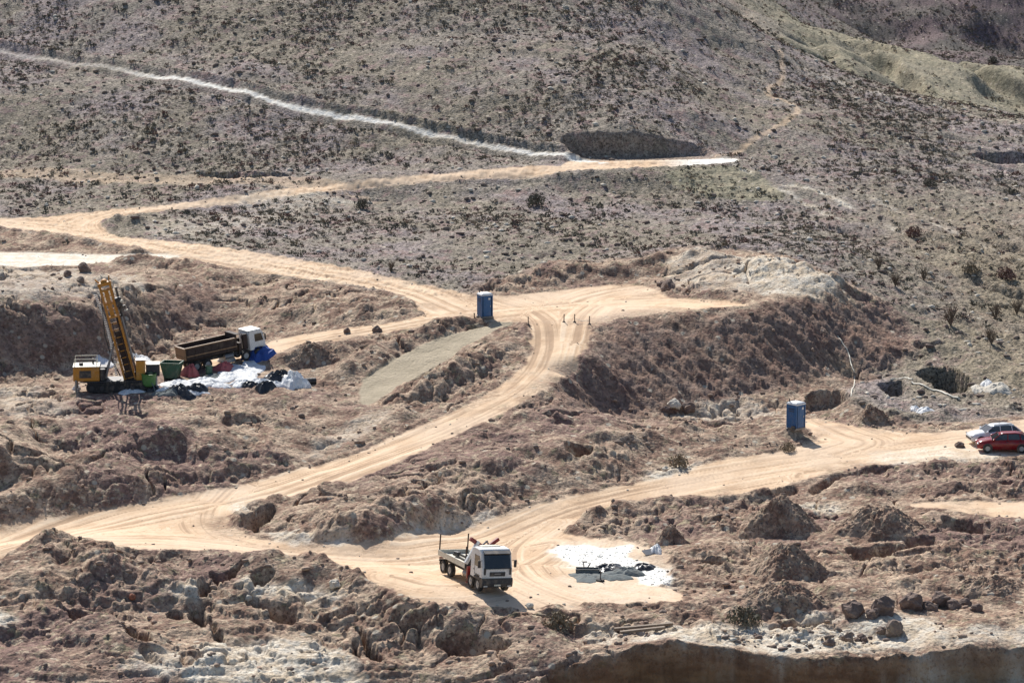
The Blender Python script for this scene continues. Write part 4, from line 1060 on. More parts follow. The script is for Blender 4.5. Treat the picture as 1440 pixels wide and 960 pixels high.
# ------------------------------------------------------------------ sheets, sacks and gear on the drilling platform
def crumple(name, u, v, rx, ry, h, mat, label, cat, rz=0, seed=0, lift=.05, peak=False, group=None):
    """a crumpled sheet or heap lying on the ground"""
    p = place(u, v); r_ = random.Random(seed)
    bm = bmesh.new(); n, m_ = 28, 9
    c, s_ = math.cos(rz), math.sin(rz)
    ph = [r_.random() * 6 for _ in range(6)]
    def pt(a, f, dz=0):
        e = 1 + .16 * math.sin(3 * a + ph[0]) + .12 * math.sin(5 * a + ph[1]) + .07 * math.sin(9 * a + ph[2])
        x, y = rx * e * f * math.cos(a), ry * e * f * math.sin(a)
        X, Y = p.x + x * c - y * s_, p.y + x * s_ + y * c
        k = max(0, 1 - f * f)
        if peak: k = max(0, 1 - f) ** 1.1
        fold = .5 + .5 * math.sin(7 * a + ph[3] + 3 * f)
        nz = float(perlin(np.array([X * 1.9 + seed]), np.array([Y * 1.9]), 5)[0])
        Z = gz(X, Y) + lift * (1 - f ** 4) + h * k * (.75 + .25 * fold) + h * .45 * abs(nz) * (1 - f ** 3) - .06 * (f > .99) + dz
        return (X - p.x, Y - p.y, Z - p.z)
    ctr = bm.verts.new(pt(0, 0)); rings = []
    for j in range(1, m_ + 1): rings.append([bm.verts.new(pt(2 * math.pi * i / n, j / m_)) for i in range(n)])
    base = [bm.verts.new(pt(2 * math.pi * i / n, 1.0, -.12)) for i in range(n)]
    rings.append(base)
    for i in range(n): bm.faces.new((ctr, rings[0][i], rings[0][(i + 1) % n]))
    for a, b in zip(rings[:-1], rings[1:]):
        for i in range(n): bm.faces.new((a[i], b[i], b[(i + 1) % n], a[(i + 1) % n]))
    bm.faces.new(base)
    q = MB(); q.bm.free(); q.bm = bm
    o = q.build(name, mat); o.location = p
    return tag(o, label, cat, group)
SH = [
 ('plastic_sheet', 186, 549, 1.2, 1.6, .25, 'sheet', 'white plastic sheet lying just right of the drilling rig tracks', 'sheet'),
 ('plastic_sheet', 231, 549, .7, .7, .25, 'sheet', 'small white sheet in front of the light green tank', 'sheet'),
 ('plastic_sheet', 250, 540, 1.5, 1.8, .3, 'sheet', 'white crumpled sheet under the dark green skip', 'sheet'),
 ('plastic_sheet', 264, 551, 2.1, .8, .15, 'sheet', 'long flat white sheet along the front edge of the litter', 'sheet'),
 ('plastic_sheet', 287, 538, 1.3, 1.8, .35, 'sheet', 'white heaped sheet right of the dark green skip', 'sheet'),
 ('plastic_sheet', 306, 543, 1.3, 1.0, .25, 'sheet', 'white sheet between two black bundles in the litter', 'sheet'),
 ('plastic_sheet', 322, 531, 1.6, 1.8, .25, 'sheet', 'white sheet below the rear wheels of the tipper truck', 'sheet'),
 ('plastic_sheet', 347, 524, 1.5, 4.2, .25, 'sheet', 'long white sheet trailing toward the blue tarpaulin', 'sheet'),
 ('plastic_sheet', 341, 541, 1.3, 1.2, .35, 'sheet', 'white sheet in the middle of the litter right of the black bundle', 'sheet'),
 ('plastic_sheet', 365, 540, 1.6, 1.3, .4, 'sheet', 'white crumpled sheet left of the white pointed heap', 'sheet'),
 ('plastic_sheet', 386, 542, 1.2, 1.0, .3, 'sheet', 'small white sheet against the foot of the pointed heap', 'sheet'),
 ('covered_heap', 413, 541, 1.3, 1.8, 1.0, 'sheet', 'pointed heap under white sheeting at the right end of the litter', 'heap'),
 ('black_bundle', 352, 545, .9, .7, .5, 'blacksheet', 'black bundle in the middle of the white sheets', 'bundle'),
 ('black_bundle', 252, 551, 1.5, .8, .45, 'blacksheet', 'black bundle below the dark green skip', 'bundle'),
 ('black_bundle', 277, 549, 1.0, .8, .5, 'blacksheet', 'black bundle right of the one below the dark green skip', 'bundle'),
 ('black_bundle', 373, 545, .9, .7, .5, 'blacksheet', 'black bundle just left of the pointed white heap', 'bundle'),
 ('black_bundle', 396, 537, 1.6, 1.4, .9, 'blacksheet', 'large black bundle leaning on the pointed white heap', 'bundle'),
 ('dark_sheet', 216, 549, .6, .8, .4, 'blacksheet', 'small dark sheet left of the light green tank', 'sheet'),
 ('white_sack', 433, 545, .35, .35, .35, 'sheet', 'small white sack at the far right end of the litter', 'sack'),
 ('white_sack', 108, 547, .35, .4, .4, 'sheet', 'small white sack left of the drilling rig tracks', 'sack'),
 ('cloth_bundle', 316, 520, .9, 1.0, .6, 'pinkcloth', 'reddish cloth bundle below the tipper truck', 'bundle'),
 ('cloth_bundle', 268, 527, .8, 1.2, .8, 'pinkcloth', 'reddish bundle between the dark green skip and the tipper truck', 'bundle'),
 ('white_sack', 320, 507, .8, .8, .7, 'sheet', 'white sack under the middle of the tipper truck side', 'sack'),
 ('plastic_sheet', 146, 513, .9, 1.2, .1, 'sheet', 'white sheet behind the engine housing of the drilling rig', 'sheet'),
 ('plastic_sheet', 200, 503, 1.0, 1.0, .08, 'sheet', 'white sheet behind the mast at the foot of the dark bank', 'sheet'),
 ('grey_sheet', 302, 531, 1.0, 1.2, .2, 'greysheet', 'grey sheet left of the reddish cloth bundle', 'sheet'),
 ('grey_sheet', 235, 555, 1.3, .9, .3, 'greysheet', 'grey sheet in front of the light green tank', 'sheet'),
]
for i, (nm, u, v, a, b, h, mt, lb, ct) in enumerate(SH):
    crumple(nm, u, v, a, b, h, mt, lb, ct, rz=(i * 37 % 30 - 15) * .02, seed=i * 7 + 3)
crumple('tarpaulin_heap', 366, 502, 1.5, 2.0, 1.3, 'tarp', 'bright blue tarpaulin heap beside the cab of the tipper truck', 'tarpaulin', seed=5, peak=True)
# skips / tanks
def skip(u, v, rz, mat, label, L=1.9, W_=1.4, Hh=1.5):
    p = place(u, v)
    t = root('skip', label, 'skip', p, rz, 'green skips')
    q = MB()
    prof = [(-L / 2 + .35, .12), (L / 2 - .35, .12), (L / 2, Hh), (-L / 2, Hh)]
    for y in (-W_ / 2, W_ / 2): q.prism(prof, y - .03, y + .03)
    q.box((0, 0, .14), (L - .7, W_, .06))
    for s_ in (-1, 1):
        a = Vector((s_ * (L / 2 - .35), 0, .12)); b = Vector((s_ * L / 2, 0, Hh)); d = b - a
        q.box(((a + b) / 2)[:], (.06, W_, d.length), (0, math.atan2(d.x, d.z), 0))
    q.build('tub', mat, t)
    MB().box((0, -W_ / 2 - .03, Hh), (L + .1, .08, .1)).box((0, W_ / 2 + .03, Hh), (L + .1, .08, .1)).box((L / 2, 0, Hh), (.08, W_, .1)).box((-L / 2, 0, Hh), (.08, W_, .1)).build('rim_rail', mat, t)
    for x in (-.5, .5): MB().box((x, -W_ / 2 - .06, .8), (.08, .06, 1.3)).build('rib', mat, t)
    for x in (-.5, .5): MB().box((x, 0, .06), (.12, W_ + .1, .12)).build('foot_rail', 'dark', t)
    return t
skip(242, 532, R(-8), 'dgreen', 'dark green metal skip between the light green tank and the tipper truck', 1.75, 1.4, 1.45)
def tank(u, v):
    p = place(u, v)
    t = root('green_tank', 'light green open tank on a frame right of the drilling rig', 'tank', p, R(5), sc=.85)
    q = MB()
    rg = [[(r_ * .75 * math.cos(a) , r_ * .75 * math.sin(a), z) for a in [2 * math.pi * k / 16 for k in range(16)]] for r_, z in ((.8,.5),(.92,.7),(1.0,1.6),(1.04,1.75),(.9,1.76),(.85,1.3))]
    q.loft(rg).build('tub', 'green', t)
    f = MB()
    for x, y in ((-.5,-.5),(.5,-.5),(-.5,.5),(.5,.5)): f.box((x, y, .3), (.08, .08, .7))
    f.box((0, -.5, .3), (1.0, .06, .06)).box((0, .5, .3), (1, .06, .06)).build('stand', 'dark', t)
    MB().tube([(.3, -.75, .9), (.5, -1.0, .6), (.6, -1.1, .1)], .05).build('drain_hose', 'greysheet', t)
    MB().box((.1,.1,1.8),(.5,.25,.2),(0,0,.4),.03).build('fittings','dgreen',t)
tank(210, 549)
# drums
def drum(u, v, mat, label, lying=False):
    p = place(u, v); t = root('drum', label, 'drum', p, R(20), 'drums in the platform litter')
    if lying: a, b = (-.45, 0, .3), (.45, 0, .3)
    else: a, b = (0, 0, 0), (0, 0, .9)
    A, B = Vector(a), Vector(b)
    MB().cyl(A, B, .29, seg=18).build('shell', mat, t)
    q = MB()
    for f in (.02, .35, .65, .98): q.cyl(A.lerp(B, f) - (B - A) * .02, A.lerp(B, f) + (B - A) * .02, .31, seg=18)
    q.build('hoop', mat, t)
drum(171, 549, 'blue', 'blue drum standing in the shadow of the rig mast'); drum(294, 528, 'dgreen', 'dark green drum behind the white heaped sheet'); drum(437, 541, 'dark', 'black drum lying at the right end of the litter', True)

# ------------------------------------------------------------------ white rubble spread and gear beside the crane truck
def scatter_lumps(name, outline, n, smin, smax, mat, label, cat=None, kind='stuff', base=None, flat=.55):
    P = smooth_line(line(outline, H), True, 2)
    x0, y0 = P.min(0); x1, y1 = P.max(0)
    xs = rng.uniform(x0, x1, n * 3); ys = rng.uniform(y0, y1, n * 3)
    k = inside(P, xs, ys); xs, ys = xs[k][:n], ys[k][:n]
    return lumps(name, xs, ys, rng.uniform(smin, smax, len(xs)), mat, label, cat, kind, flat)
def _ico(sub=1):
    bm = bmesh.new(); bmesh.ops.create_icosphere(bm, subdivisions=sub, radius=1)
    v = np.array([q.co[:] for q in bm.verts]); f = np.array([[w_.index for w_ in q.verts] for q in bm.faces]); bm.free(); return v, f
ICO = _ico(1)
def tri_mesh(name, V, F, mats, midx=None):
    me_ = bpy.data.meshes.new(name)
    me_.vertices.add(len(V)); me_.vertices.foreach_set('co', V.astype(np.float32).ravel())
    me_.loops.add(len(F) * 3); me_.loops.foreach_set('vertex_index', F.astype(np.int32).ravel())
    me_.polygons.add(len(F)); me_.polygons.foreach_set('loop_start', np.arange(0, len(F) * 3, 3, dtype=np.int32)); me_.polygons.foreach_set('loop_total', np.full(len(F), 3, np.int32))
    for m_ in mats: me_.materials.append(M[m_])
    if midx is not None: me_.polygons.foreach_set('material_index', midx.astype(np.int32))
    me_.update(calc_edges=True)
    return me_
def lumps(name, xs, ys, sz, mat, label, cat=None, kind='stuff', flat=.6):
    v, f = ICO; n = len(xs); nv = len(v)
    zs = grid_at(H, xs, ys)
    J = 1 + rng.uniform(-.4, .35, (n, nv, 1))
    sc = np.stack([rng.uniform(.7, 1.3, n), rng.uniform(.7, 1.3, n), rng.uniform(.5, 1.0, n) * flat * 1.5], -1)[:, None, :]
    V = v[None] * J * sc * sz[:, None, None]
    a = rng.uniform(0, 6.28, n); c, s_ = np.cos(a)[:, None], np.sin(a)[:, None]
    V = np.stack([V[..., 0] * c - V[..., 1] * s_, V[..., 0] * s_ + V[..., 1] * c, V[..., 2]], -1)
    V += np.stack([xs, ys, zs + sz * .15], -1)[:, None, :]
    F = f[None] + (np.arange(n) * nv)[:, None, None]
    mats = mat if isinstance(mat, list) else [mat]
    mi = np.repeat(rng.integers(0, len(mats), n), len(f))
    o = bpy.data.objects.new(name, tri_mesh(name, V.reshape(-1, 3), F.reshape(-1, 3), mats, mi)); col.objects.link(o)
    o['label'] = label; o['kind'] = kind
    if cat: o['category'] = cat
    return o
RUB = [(772,774),(790,768),(830,766),(850,772),(868,768),(888,766),(890,774),(875,782),(900,790),(922,796),(938,802),(946,818),(930,824),(905,820),(896,810),(880,800),(850,798),(820,796),(800,788)]
scatter_lumps('white_rubble', RUB, 260, .03, .09, 'lime', 'loose white lumps in the white spill right of the crane truck', flat=.4)
crumple('grey_sheet', 826, 811, 1.2, 1.7, .12, 'greysheet', 'grey plastic sheet at the left end of the gear below the white rubble', 'sheet', seed=31)
crumple('grey_sheet', 862, 810, 1.3, 1.5, .15, 'greysheet', 'grey plastic sheet in the middle of the gear below the white rubble', 'sheet', seed=33)
crumple('dark_sheet', 855, 801, 1.5, 1.2, .35, 'blacksheet', 'dark sheet folded along the lower edge of the white rubble', 'sheet', seed=34)
crumple('dark_sheet', 882, 806, 1.2, 1.2, .35, 'greysheet', 'dark humped sheet right of the folded one below the white rubble', 'sheet', seed=35)
crumple('dark_sheet', 903, 799, .9, .8, .3, 'blacksheet', 'small dark sheet lying inside the white rubble', 'sheet', seed=36)
crumple('white_sack', 922, 775, .5, .9, .4, 'sheet', 'white sack on the earth right of the white rubble', 'sack', seed=37)
p = place(826, 806); t = root('steel_trough', 'long dark rimmed steel trough lying below the white rubble', 'trough', p + Vector((0, 0, .05)), R(-3))
MB().box((0, -.3, .15), (1.6, .04, .3)).box((0, .3, .15), (1.6, .04, .3)).box((0, 0, .03), (1.6, .6, .05)).box((.8, 0, .15), (.04, .6, .3)).box((-.8, 0, .15), (.04, .6, .3)).build('tub', 'greysheet', t)
MB().box((0, .3, .32), (1.65, .07, .05)).box((0, -.3, .32), (1.65, .07, .05)).build('rim_rail', 'dark', t)
p = place(823, 803); t = root('folding_stand', 'small dark standing frame left of the long trough', 'stand', p, R(10))
MB().box((-.1, 0, .35), (.06, .06, .75), (0, -.1, 0)).box((.18, 0, .3), (.06, .06, .7), (0, .6, 0)).build('legs', 'dark', t); MB().box((.0, 0, .7), (.25, .2, .06)).build('top_plate', 'dark', t)
p = place(844, 817); t = root('ground_stake', 'upright thin stake on a round foot in front of the grey sheets', 'stake', p, 0)
MB().cyl((0, 0, 0), (.05, 0, .7), .04).build('rod', 'dark', t); MB().cyl((0, 0, 0), (0, 0, .14), .3, seg=16).build('foot', 'rubber', t)
p = place(916, 778); t = root('steel_plate', 'small pale steel plate leaning on earth right of the white rubble', 'plate', p + Vector((0, 0, .15)), R(35), rx=R(25))
MB().box((0, 0, 0), (1.4, .6, .05), bev=.01).build('plate', 'steel', t); MB().box((.4, 0, .1), (.3, .4, .15), bev=.02).build('bracket', 'dark', t)

# ------------------------------------------------------------------ marker posts at the junction
posts = [(793, 453, 'slim dark marker post at the junction, left end of the row of three'), (808, 453, 'slim dark marker post at the junction, middle of the row of three'), (829, 456, 'slim dark marker post at the junction, right end of the row of three'), (743, 457, 'slim dark marker post standing alone on the left edge of the junction')]
def post():
    t = root('marker_post', '', 'post', (0, 0, 0), 0, 'marker posts at the road junction')
    MB().cyl((0, 0, 0), (.03, 0, 1.15), .09, .07, seg=10).build('pole', 'wood', t)
    MB().cyl((0, 0, -.02), (0, 0, .15), .28, .15, seg=12).build('foot', 'rock', t)
    MB().cyl((.028, 0, .95), (.03, 0, 1.1), .085, seg=10).build('band', 'dark', t)
    return t
p0 = post(); pp = []
for i, (u, v, lb) in enumerate(posts):
    o = p0 if i == 0 else copy_tree(p0)
    o.location = place(u, v); o.scale = (.6, .6, .66); o.rotation_euler.z = i * 1.1; o['label'] = lb; pp.append(o)
a, b = pp[1].location, pp[2].location
q = MB(); q.tube([Vector(a) + Vector((.1, 0, .35)), (Vector(a) + Vector(b)) / 2 + Vector((0, 0, .2)), Vector(b) + Vector((-.1, 0, .35))], .025, 6)
tag(q.build('rope', 'offwhite'), 'thin rope strung between the middle and right marker posts', 'rope')

# ------------------------------------------------------------------ hoses, pipes, planks
def ground_tube(name, px, r, mat, label, cat, dz=None):
    P = smooth_line(line(px, H), n=2)
    pts_ = [Vector((x, y, gz(x, y) + r * .8)) for x, y in P]
    return tag(MB().tube(pts_, r, 7).build(name, mat), label, cat)
ground_tube('hose', [(1178, 474), (1186, 486), (1194, 498), (1197, 515), (1203, 530), (1200, 545), (1197, 558)], .055, 'offwhite', 'long white hose hanging down the right end of the dark embankment', 'hose')
ground_tube('pipe', [(1282, 539), (1300, 544), (1320, 551), (1335, 557), (1350, 563)], .085, 'offwhite', 'white pipe along the near rim of the large dark pit', 'pipe')
ground_tube('pipe', [(1252, 535), (1266, 532), (1283, 534)], .08, 'offwhite', 'short thin white pipe above the small dark pit', 'pipe')
crumple('white_sheet', 1374, 548, .6, 1.6, .2, 'palerock', 'pale spoil sheet at the right corner of the large dark pit', 'sheet', seed=41)
crumple('white_sheet', 1402, 547, 1.3, 1.6, .3, 'palerock', 'pale lump of spoil farthest right of the large dark pit', 'sheet', seed=42)
crumple('white_sheet', 1388, 541, .6, 1.0, .4, 'sheet', 'small white scrap right of the large dark pit', 'sheet', seed=43)
crumple('white_sheet', 1298, 579, .9, 1.0, .3, 'sheet', 'white scrap below the small dark pit, the upper right of two', 'sheet', seed=44)
crumple('white_sheet', 1287, 575, .5, .6, .25, 'sheet', 'white scrap below the small dark pit, the lower left of two', 'sheet', seed=45)
for i, (u0, v0, u1, v1, lb) in enumerate([(864, 887, 946, 880, 'upper of two long weathered planks lying above the near cut'), (872, 893, 935, 885, 'lower of two long weathered planks lying above the near cut')]):
    a, b = place(u0, v0), place(u1, v1)
    a.z += .12 + .1 * i; b.z += .16; d = b - a
    t = root('plank', lb, 'plank', (a + b) / 2, math.atan2(d.y, d.x), 'planks above the near cut', ry=-math.atan2(d.z, math.hypot(d.x, d.y)))
    MB().box((0, 0, 0), (d.length, .28, .16), bev=.02).build('board', 'wood', t)
    MB().box((-d.length * .3, 0, -.12), (.2, .5, .12), bev=.01).box((d.length * .3, 0, -.12), (.2, .5, .12), bev=.01).build('bearer', 'wood', t)

# ------------------------------------------------------------------ conical spoil heaps
def heap(u, v, r, h, label, seed, elong=1.0, tw=.0):
    p = place(u, v)
    n, m_ = 220, 80
    a = np.linspace(0, 2 * np.pi, n, endpoint=False); f = np.linspace(0, 1, m_) ** .8
    Fm, A = np.meshgrid(f, a, indexing='ij')
    e = 1 + .10 * np.sin(2 * A + seed) + .08 * np.sin(3 * A + 2 * seed) + .05 * np.sin(7 * A + seed)
    X = p.x + r * elong * e * Fm * np.cos(A); Y = p.y + r * e * Fm * np.sin(A)
    X, Y = X + tw * (Y - p.y), Y
    G = grid_at(H, X, Y)
    prof = (1 - np.sqrt(Fm ** 2 + .05) * .976) / (1 - math.sqrt(.05) * .976)
    gull = np.abs(np.sin(A * 9 + seed + 1.5 * np.sin(A * 4))) * .08 * Fm
    nz = .28 * fbm(X * .6, Y * .6, 2, seed + 9) + .12 * fbm(X * 1.6, Y * 1.6, 4, seed, .6) + .10 * billow(X * 2.2, Y * 2.2, 2, seed + 3)
    base_z = p.z - .1
    Gs = G * Fm ** 2 + (p.z) * (1 - Fm ** 2)
    Z = Gs + h * np.clip(prof - gull, 0, 1.1) ** 1.12 + nz * (1 - Fm ** 4) - .05
    Z[-1] = G[-1] - .3
    V = np.stack([X - p.x, Y - p.y, Z - p.z], -1).reshape(-1, 3)
    Il = np.arange(n * m_).reshape(m_, n); J_ = np.roll(Il, -1, 1)
    a_, b_, c_, d_ = Il[:-1].ravel(), J_[:-1].ravel(), J_[1:].ravel(), Il[1:].ravel()
    F = np.concatenate([np.stack([a_, c_, b_], -1), np.stack([a_, d_, c_], -1)])
    me_ = tri_mesh('spoil_heap', V, F, ['rock']); me_.materials.clear(); me_.materials.append(SOIL)
    for k_, v_ in (('earth', 1.0), ('bank', .25)):
        at_ = me_.attributes.new(k_, 'FLOAT', 'POINT'); at_.data.foreach_set('value', np.full(len(me_.vertices), v_, np.float32))
    me_.polygons.foreach_set('use_smooth', np.ones(len(me_.polygons), bool))
    o = bpy.data.objects.new('spoil_heap', me_); col.objects.link(o); o.location = p
    return tag(o, label, 'heap', 'conical spoil heaps')
HEAP = paint('heap_soil', (.27, .195, .165), .95, 1.0, dust=(.40, .31, .245), bump=1.0)
heap(1098, 742, 3.0, 2.5, 'large conical grey-brown spoil heap just below the right haul road', 2, 1.0)
heap(1106, 801, 2.9, 2.0, 'steep brown conical spoil heap below the largest one', 4, 1.05)
heap(1098, 845, 2.8, 1.2, 'low brown spoil heap above the pale strip of the foreground', 7, 1.2)
heap(1238, 741, 3.0, 1.7, 'wide grey spoil heap left of the lowest haul road', 9, 1.2)
heap(1395, 824, 2.0, .7, 'low flat spoil heap at the right edge above the near cut', 12, 1.3)
heap(945, 764, 1.4, 1.5, 'small pointed spoil heap above the right end of the white rubble', 14, .9)
heap(1225, 592, 1.9, 1.4, 'small brown spoil heap right of the near portable toilet', 17, 1.1)
heap(440, 502, 2.3, 1.1, 'grey spoil heap right of the tipper truck beside the platform road', 24, 1.3)

# ------------------------------------------------------------------ boulders
def boulder(u, v, r, mat, label, seed, group=None):
    p = place(u, v); bm = bmesh.new(); bmesh.ops.create_icosphere(bm, subdivisions=3, radius=1)
    rr = random.Random(seed); s3 = (rr.uniform(.85, 1.25), rr.uniform(.8, 1.1), rr.uniform(.65, .9))
    pl = [Vector((rr.uniform(-1, 1), rr.uniform(-1, 1), rr.uniform(-.3, 1))).normalized() for _ in range(14)]
    for v_ in bm.verts:
        c = v_.co.copy()
        for q_ in pl:
            d = c.dot(q_) - .66
            if d > 0: c -= q_ * d * .85
        nn = float(perlin(np.array([c.x * 2 + seed]), np.array([c.y * 2 + c.z * 2]), 3)[0])
        c *= 1 + .28 * nn + rr.uniform(-.035, .035)
        v_.co = Vector((c.x * s3[0], c.y * s3[1], c.z * s3[2])) * r
    q = MB(); q.bm.free(); q.bm = bm
    o = q.build('boulder', mat); o.location = p + Vector((0, 0, r * .35)); o.rotation_euler.z = rr.uniform(0, 6)
    return tag(o, label, 'boulder', group)
BO = [
 (1200,865,.95,'darkrock','dark boulder at the left end of the row above the near cut'), (1244,862,1.15,'darkrock','biggest dark boulder, second large one in the row above the near cut'),
 (1226,868,.6,'darkrock','small dark boulder between the two largest of the row above the near cut'), (1284,852,.95,'darkrock','dark boulder third of the large ones in the row above the near cut'),
 (1306,857,.6,'darkrock','small dark boulder right of the third large one in the row'), (1322,848,.8,'darkrock','dark boulder right of the middle of the row above the near cut'),
 (1340,854,.6,'darkrock','smaller dark boulder near the right end of the row'), (1356,850,.5,'darkrock','small dark boulder second from the right end of the row'), (1372,858,.45,'darkrock','smallest dark boulder at the right end of the row'),
 (1258,888,.85,'rock','brown boulder on the pale strip below the row of dark boulders'), (1240,890,.45,'rock','smaller brown boulder left of the one on the pale strip'),
 (1192,902,.55,'rock','flat brown boulder near the lip of the near cut'), (1166,906,.4,'darkrock','small dark stone on the lip of the near cut'), (1214,900,.35,'darkrock','little dark stone right of the flat brown boulder on the cut lip'),
 (948,573,.8,'palerock','pale boulder at the foot of the embankment, the left of two'), (968,577,.75,'darkrock','dark boulder at the foot of the embankment, right of the pale one'), (936,578,.5,'darkrock','small dark boulder left of the pale one at the embankment foot'),
 (940,406,.9,'darkrock','dark boulder at the back edge of the upper plateau'), (930,403,.6,'darkrock','smaller dark boulder beside the one at the plateau back edge'),
 (95,387,.5,'darkrock','small dark boulder on pale ground below the white road, left of two'), (118,381,.8,'darkrock','large dark boulder on pale ground just below the white road'), (114,396,.45,'rock','brown boulder below the large dark one near the white road'),
 (488,468,.45,'darkrock','small dark rock lying on the drilling platform road'), (530,466,.5,'darkrock','small dark rock on the lower edge of the platform road'),
 (936,662,.4,'palerock','white stone beside the dry bush above the right haul road'), (470,824,.5,'palerock','white stone on the pale foreground terrace'), (349,844,.35,'palerock','white stone beside the foreground hole'),
 (745,854,.35,'palerock','small pale stone at the lower edge of the pad'), (1350,628,.5,'darkrock','dark stone on the road left of the parked cars'), (186,842,.3,'rustrock','small reddish stone on the left foreground terrace'),
]
M['clod'] = paint('earth_clod', (.36, .25, .185), .95, .9, dust=(.46, .35, .26), bump=.8)
M['rustrock'] = paint('rust_rock', (.32, .12, .07), .95, .3, bump=.8)
for i, (u, v, r, mt, lb) in enumerate(BO): boulder(u, v, r, mt, lb, i * 3 + 1)

# ------------------------------------------------------------------ shrubs
def shrub_template(seed, tris=30, up_=.75):
    r_ = np.random.default_rng(seed); V = []; F = []
    for k in range(tris):
        a = r_.uniform(0, 6.283); el = math.asin(r_.uniform(0, 1)); q_ = r_.uniform(.45, 1.0)
        lob = 1 + .25 * math.sin(3 * a + seed) + .15 * math.sin(5 * a)
        c = np.array([math.cos(a) * math.cos(el) * q_ * lob, math.sin(a) * math.cos(el) * q_ * lob, math.sin(el) * q_ * up_ + .02])
        s_ = r_.uniform(.16, .34)
        d1 = r_.normal(size=3); d1 /= np.linalg.norm(d1); d2 = np.cross(d1, r_.normal(size=3)); d2 /= np.linalg.norm(d2)
        V += [c + d1 * s_, c - d1 * s_ * .5 + d2 * s_ * .7, c - d1 * s_ * .5 - d2 * s_ * .7]; F.append([3 * k, 3 * k + 1, 3 * k + 2])
    return np.array(V), np.array(F)
TPL = [shrub_template(s_) for s_ in (1, 2, 3, 4)]
LEAVES = ['leaf', 'dryleaf', 'leaf', 'redleaf']
# scatter in plan, clumped
n_try = 420000
ys = 262 + (720 - 262) * rng.random(n_try) ** .8
xs = rng.uniform(-.2, .2, n_try) * ys
zz = grid_at(H, xs, ys)
TDM = up(np.minimum(td, 14)); er = grid_at(m_earth, xs, ys); rd = grid_at(sroad, xs, ys); tdm = grid_at(up(np.minimum(td, 14)), xs, ys); hc = grid_at(s, xs, ys)
cl = fbm(xs * .05, ys * .05, 3, 200)
dens = np.clip(.28 + .5 * cl, .03, 1) * np.where(er > .5, .012, 1) * np.where((xs > 38) & (ys < 345), .55, 1) * np.where(ys > 560, .8, 1) * np.where(ys < 340, .8, 1)
ok = (rng.random(n_try) < dens) & (rd < -.8) & (tdm > 1.6) & (hc < -.5)
ok &= ~((ys > 415) & (ys < 520) & (xs > 30) & (rng.random(n_try) < .75))
xs, ys, zz = xs[ok], ys[ok], zz[ok]
# keep those that fall in or near the picture
dep = ys * cp + (CAM_H - zz) * sp_
uu = 720 + FPX * xs / dep; vv = 480 - FPX * (-(CAM_H - zz) * cp + ys * sp_) / dep
k = (uu > -60) & (uu < 1500) & (vv > -60) & (vv < 1000)
xs, ys, zz, uu, vv = xs[k], ys[k], zz[k], uu[k], vv[k]
sz = rng.gamma(1.7, .08, len(xs)) + .10; sz = np.clip(sz, .11, .75)
sz *= np.where(ys > 560, 1.15, 1)
order = np.argsort(-(sz / ys) * ((vv > 0) & (vv < 960) & (uu > 0) & (uu < 1440)))
tidx = rng.integers(0, 4, len(xs)); mi = np.where(sz < .26, rng.choice([1, 1, 1, 0, 3], len(xs)), rng.choice([0, 0, 1, 2, 3], len(xs))); rot = rng.uniform(0, 6.28, len(xs))
print('shrubs', len(xs))
SM = {}
for a in range(4):
    for b in range(4):
        SM[a, b] = tri_mesh('shrub', TPL[a][0], TPL[a][1], [LEAVES[b]])
N_IND = 280
KIND = ['olive grey', 'tan', 'olive grey', 'reddish']
def region(u, v, k, z_, y_):
    sz_ = 'large' if z_ > .62 else ('medium' if z_ > .5 else 'small')
    if u > 1120 and v > 270: a = ('on the stony slope in the right part of the picture', 'shrubs on the right hand stony slope')
    elif v > 245 and u <= 1120: a = ('between the upper road and the main haul road', 'shrubs between the upper road and the haul road')
    elif y_ > 560: a = ('on the dark far hillside at the top right', 'shrubs on the far hillside')
    elif y_ > 418 and u > 1040: a = ('on the pale middle ridge below the far hillside', 'shrubs on the pale middle ridge')
    elif u > 1010: a = ('on the ridge beside the thin footpath', 'shrubs on the right hand ridge')
    elif v > 65 + .22 * u: a = ('on the hillside between the white track and the upper road', 'shrubs below the white track')
    else: a = ('on the hillside above the white track', 'shrubs above the white track')
    return '%s %s shrub %s' % (sz_, KIND[k], a[0]), '%s %s %s' % (sz_, KIND[k], a[1])
for i in order[:N_IND]:
    o = bpy.data.objects.new('shrub', SM[int(tidx[i]), int(mi[i])]); col.objects.link(o)
    o.location = (xs[i], ys[i], zz[i] - .03); o.rotation_euler.z = rot[i]; o.scale = (sz[i],) * 3
    lb, gr = region(uu[i], vv[i], int(mi[i]), float(sz[i]), float(ys[i])); tag(o, lb, 'shrub', gr)
rest = order[N_IND:]
Vs, Fs, Ms = [], [], []; off = 0
for a in range(4):
    ids = rest[tidx[rest] == a]; tv, tf = TPL[a]; tv = tv.copy()
    n = len(ids); c, s_ = np.cos(rot[ids])[:, None], np.sin(rot[ids])[:, None]
    V = np.stack([(tv[None, :, 0] * c - tv[None, :, 1] * s_), (tv[None, :, 0] * s_ + tv[None, :, 1] * c), np.repeat(tv[None, :, 2], n, 0)], -1) * sz[ids][:, None, None]
    V += np.stack([xs[ids], ys[ids], zz[ids] - .03], -1)[:, None, :]
    Vs.append(V.reshape(-1, 3)); Fs.append((tf[None] + (np.arange(n) * len(tv))[:, None, None]).reshape(-1, 3) + off); Ms.append(np.repeat(mi[ids], len(tf))); off += n * len(tv)
o = bpy.data.objects.new('scrub', tri_mesh('scrub', np.concatenate(Vs), np.concatenate(Fs), LEAVES, np.concatenate(Ms))); col.objects.link(o)
o['label'] = 'low dark scrub dotted over the hillsides'; o['kind'] = 'stuff'

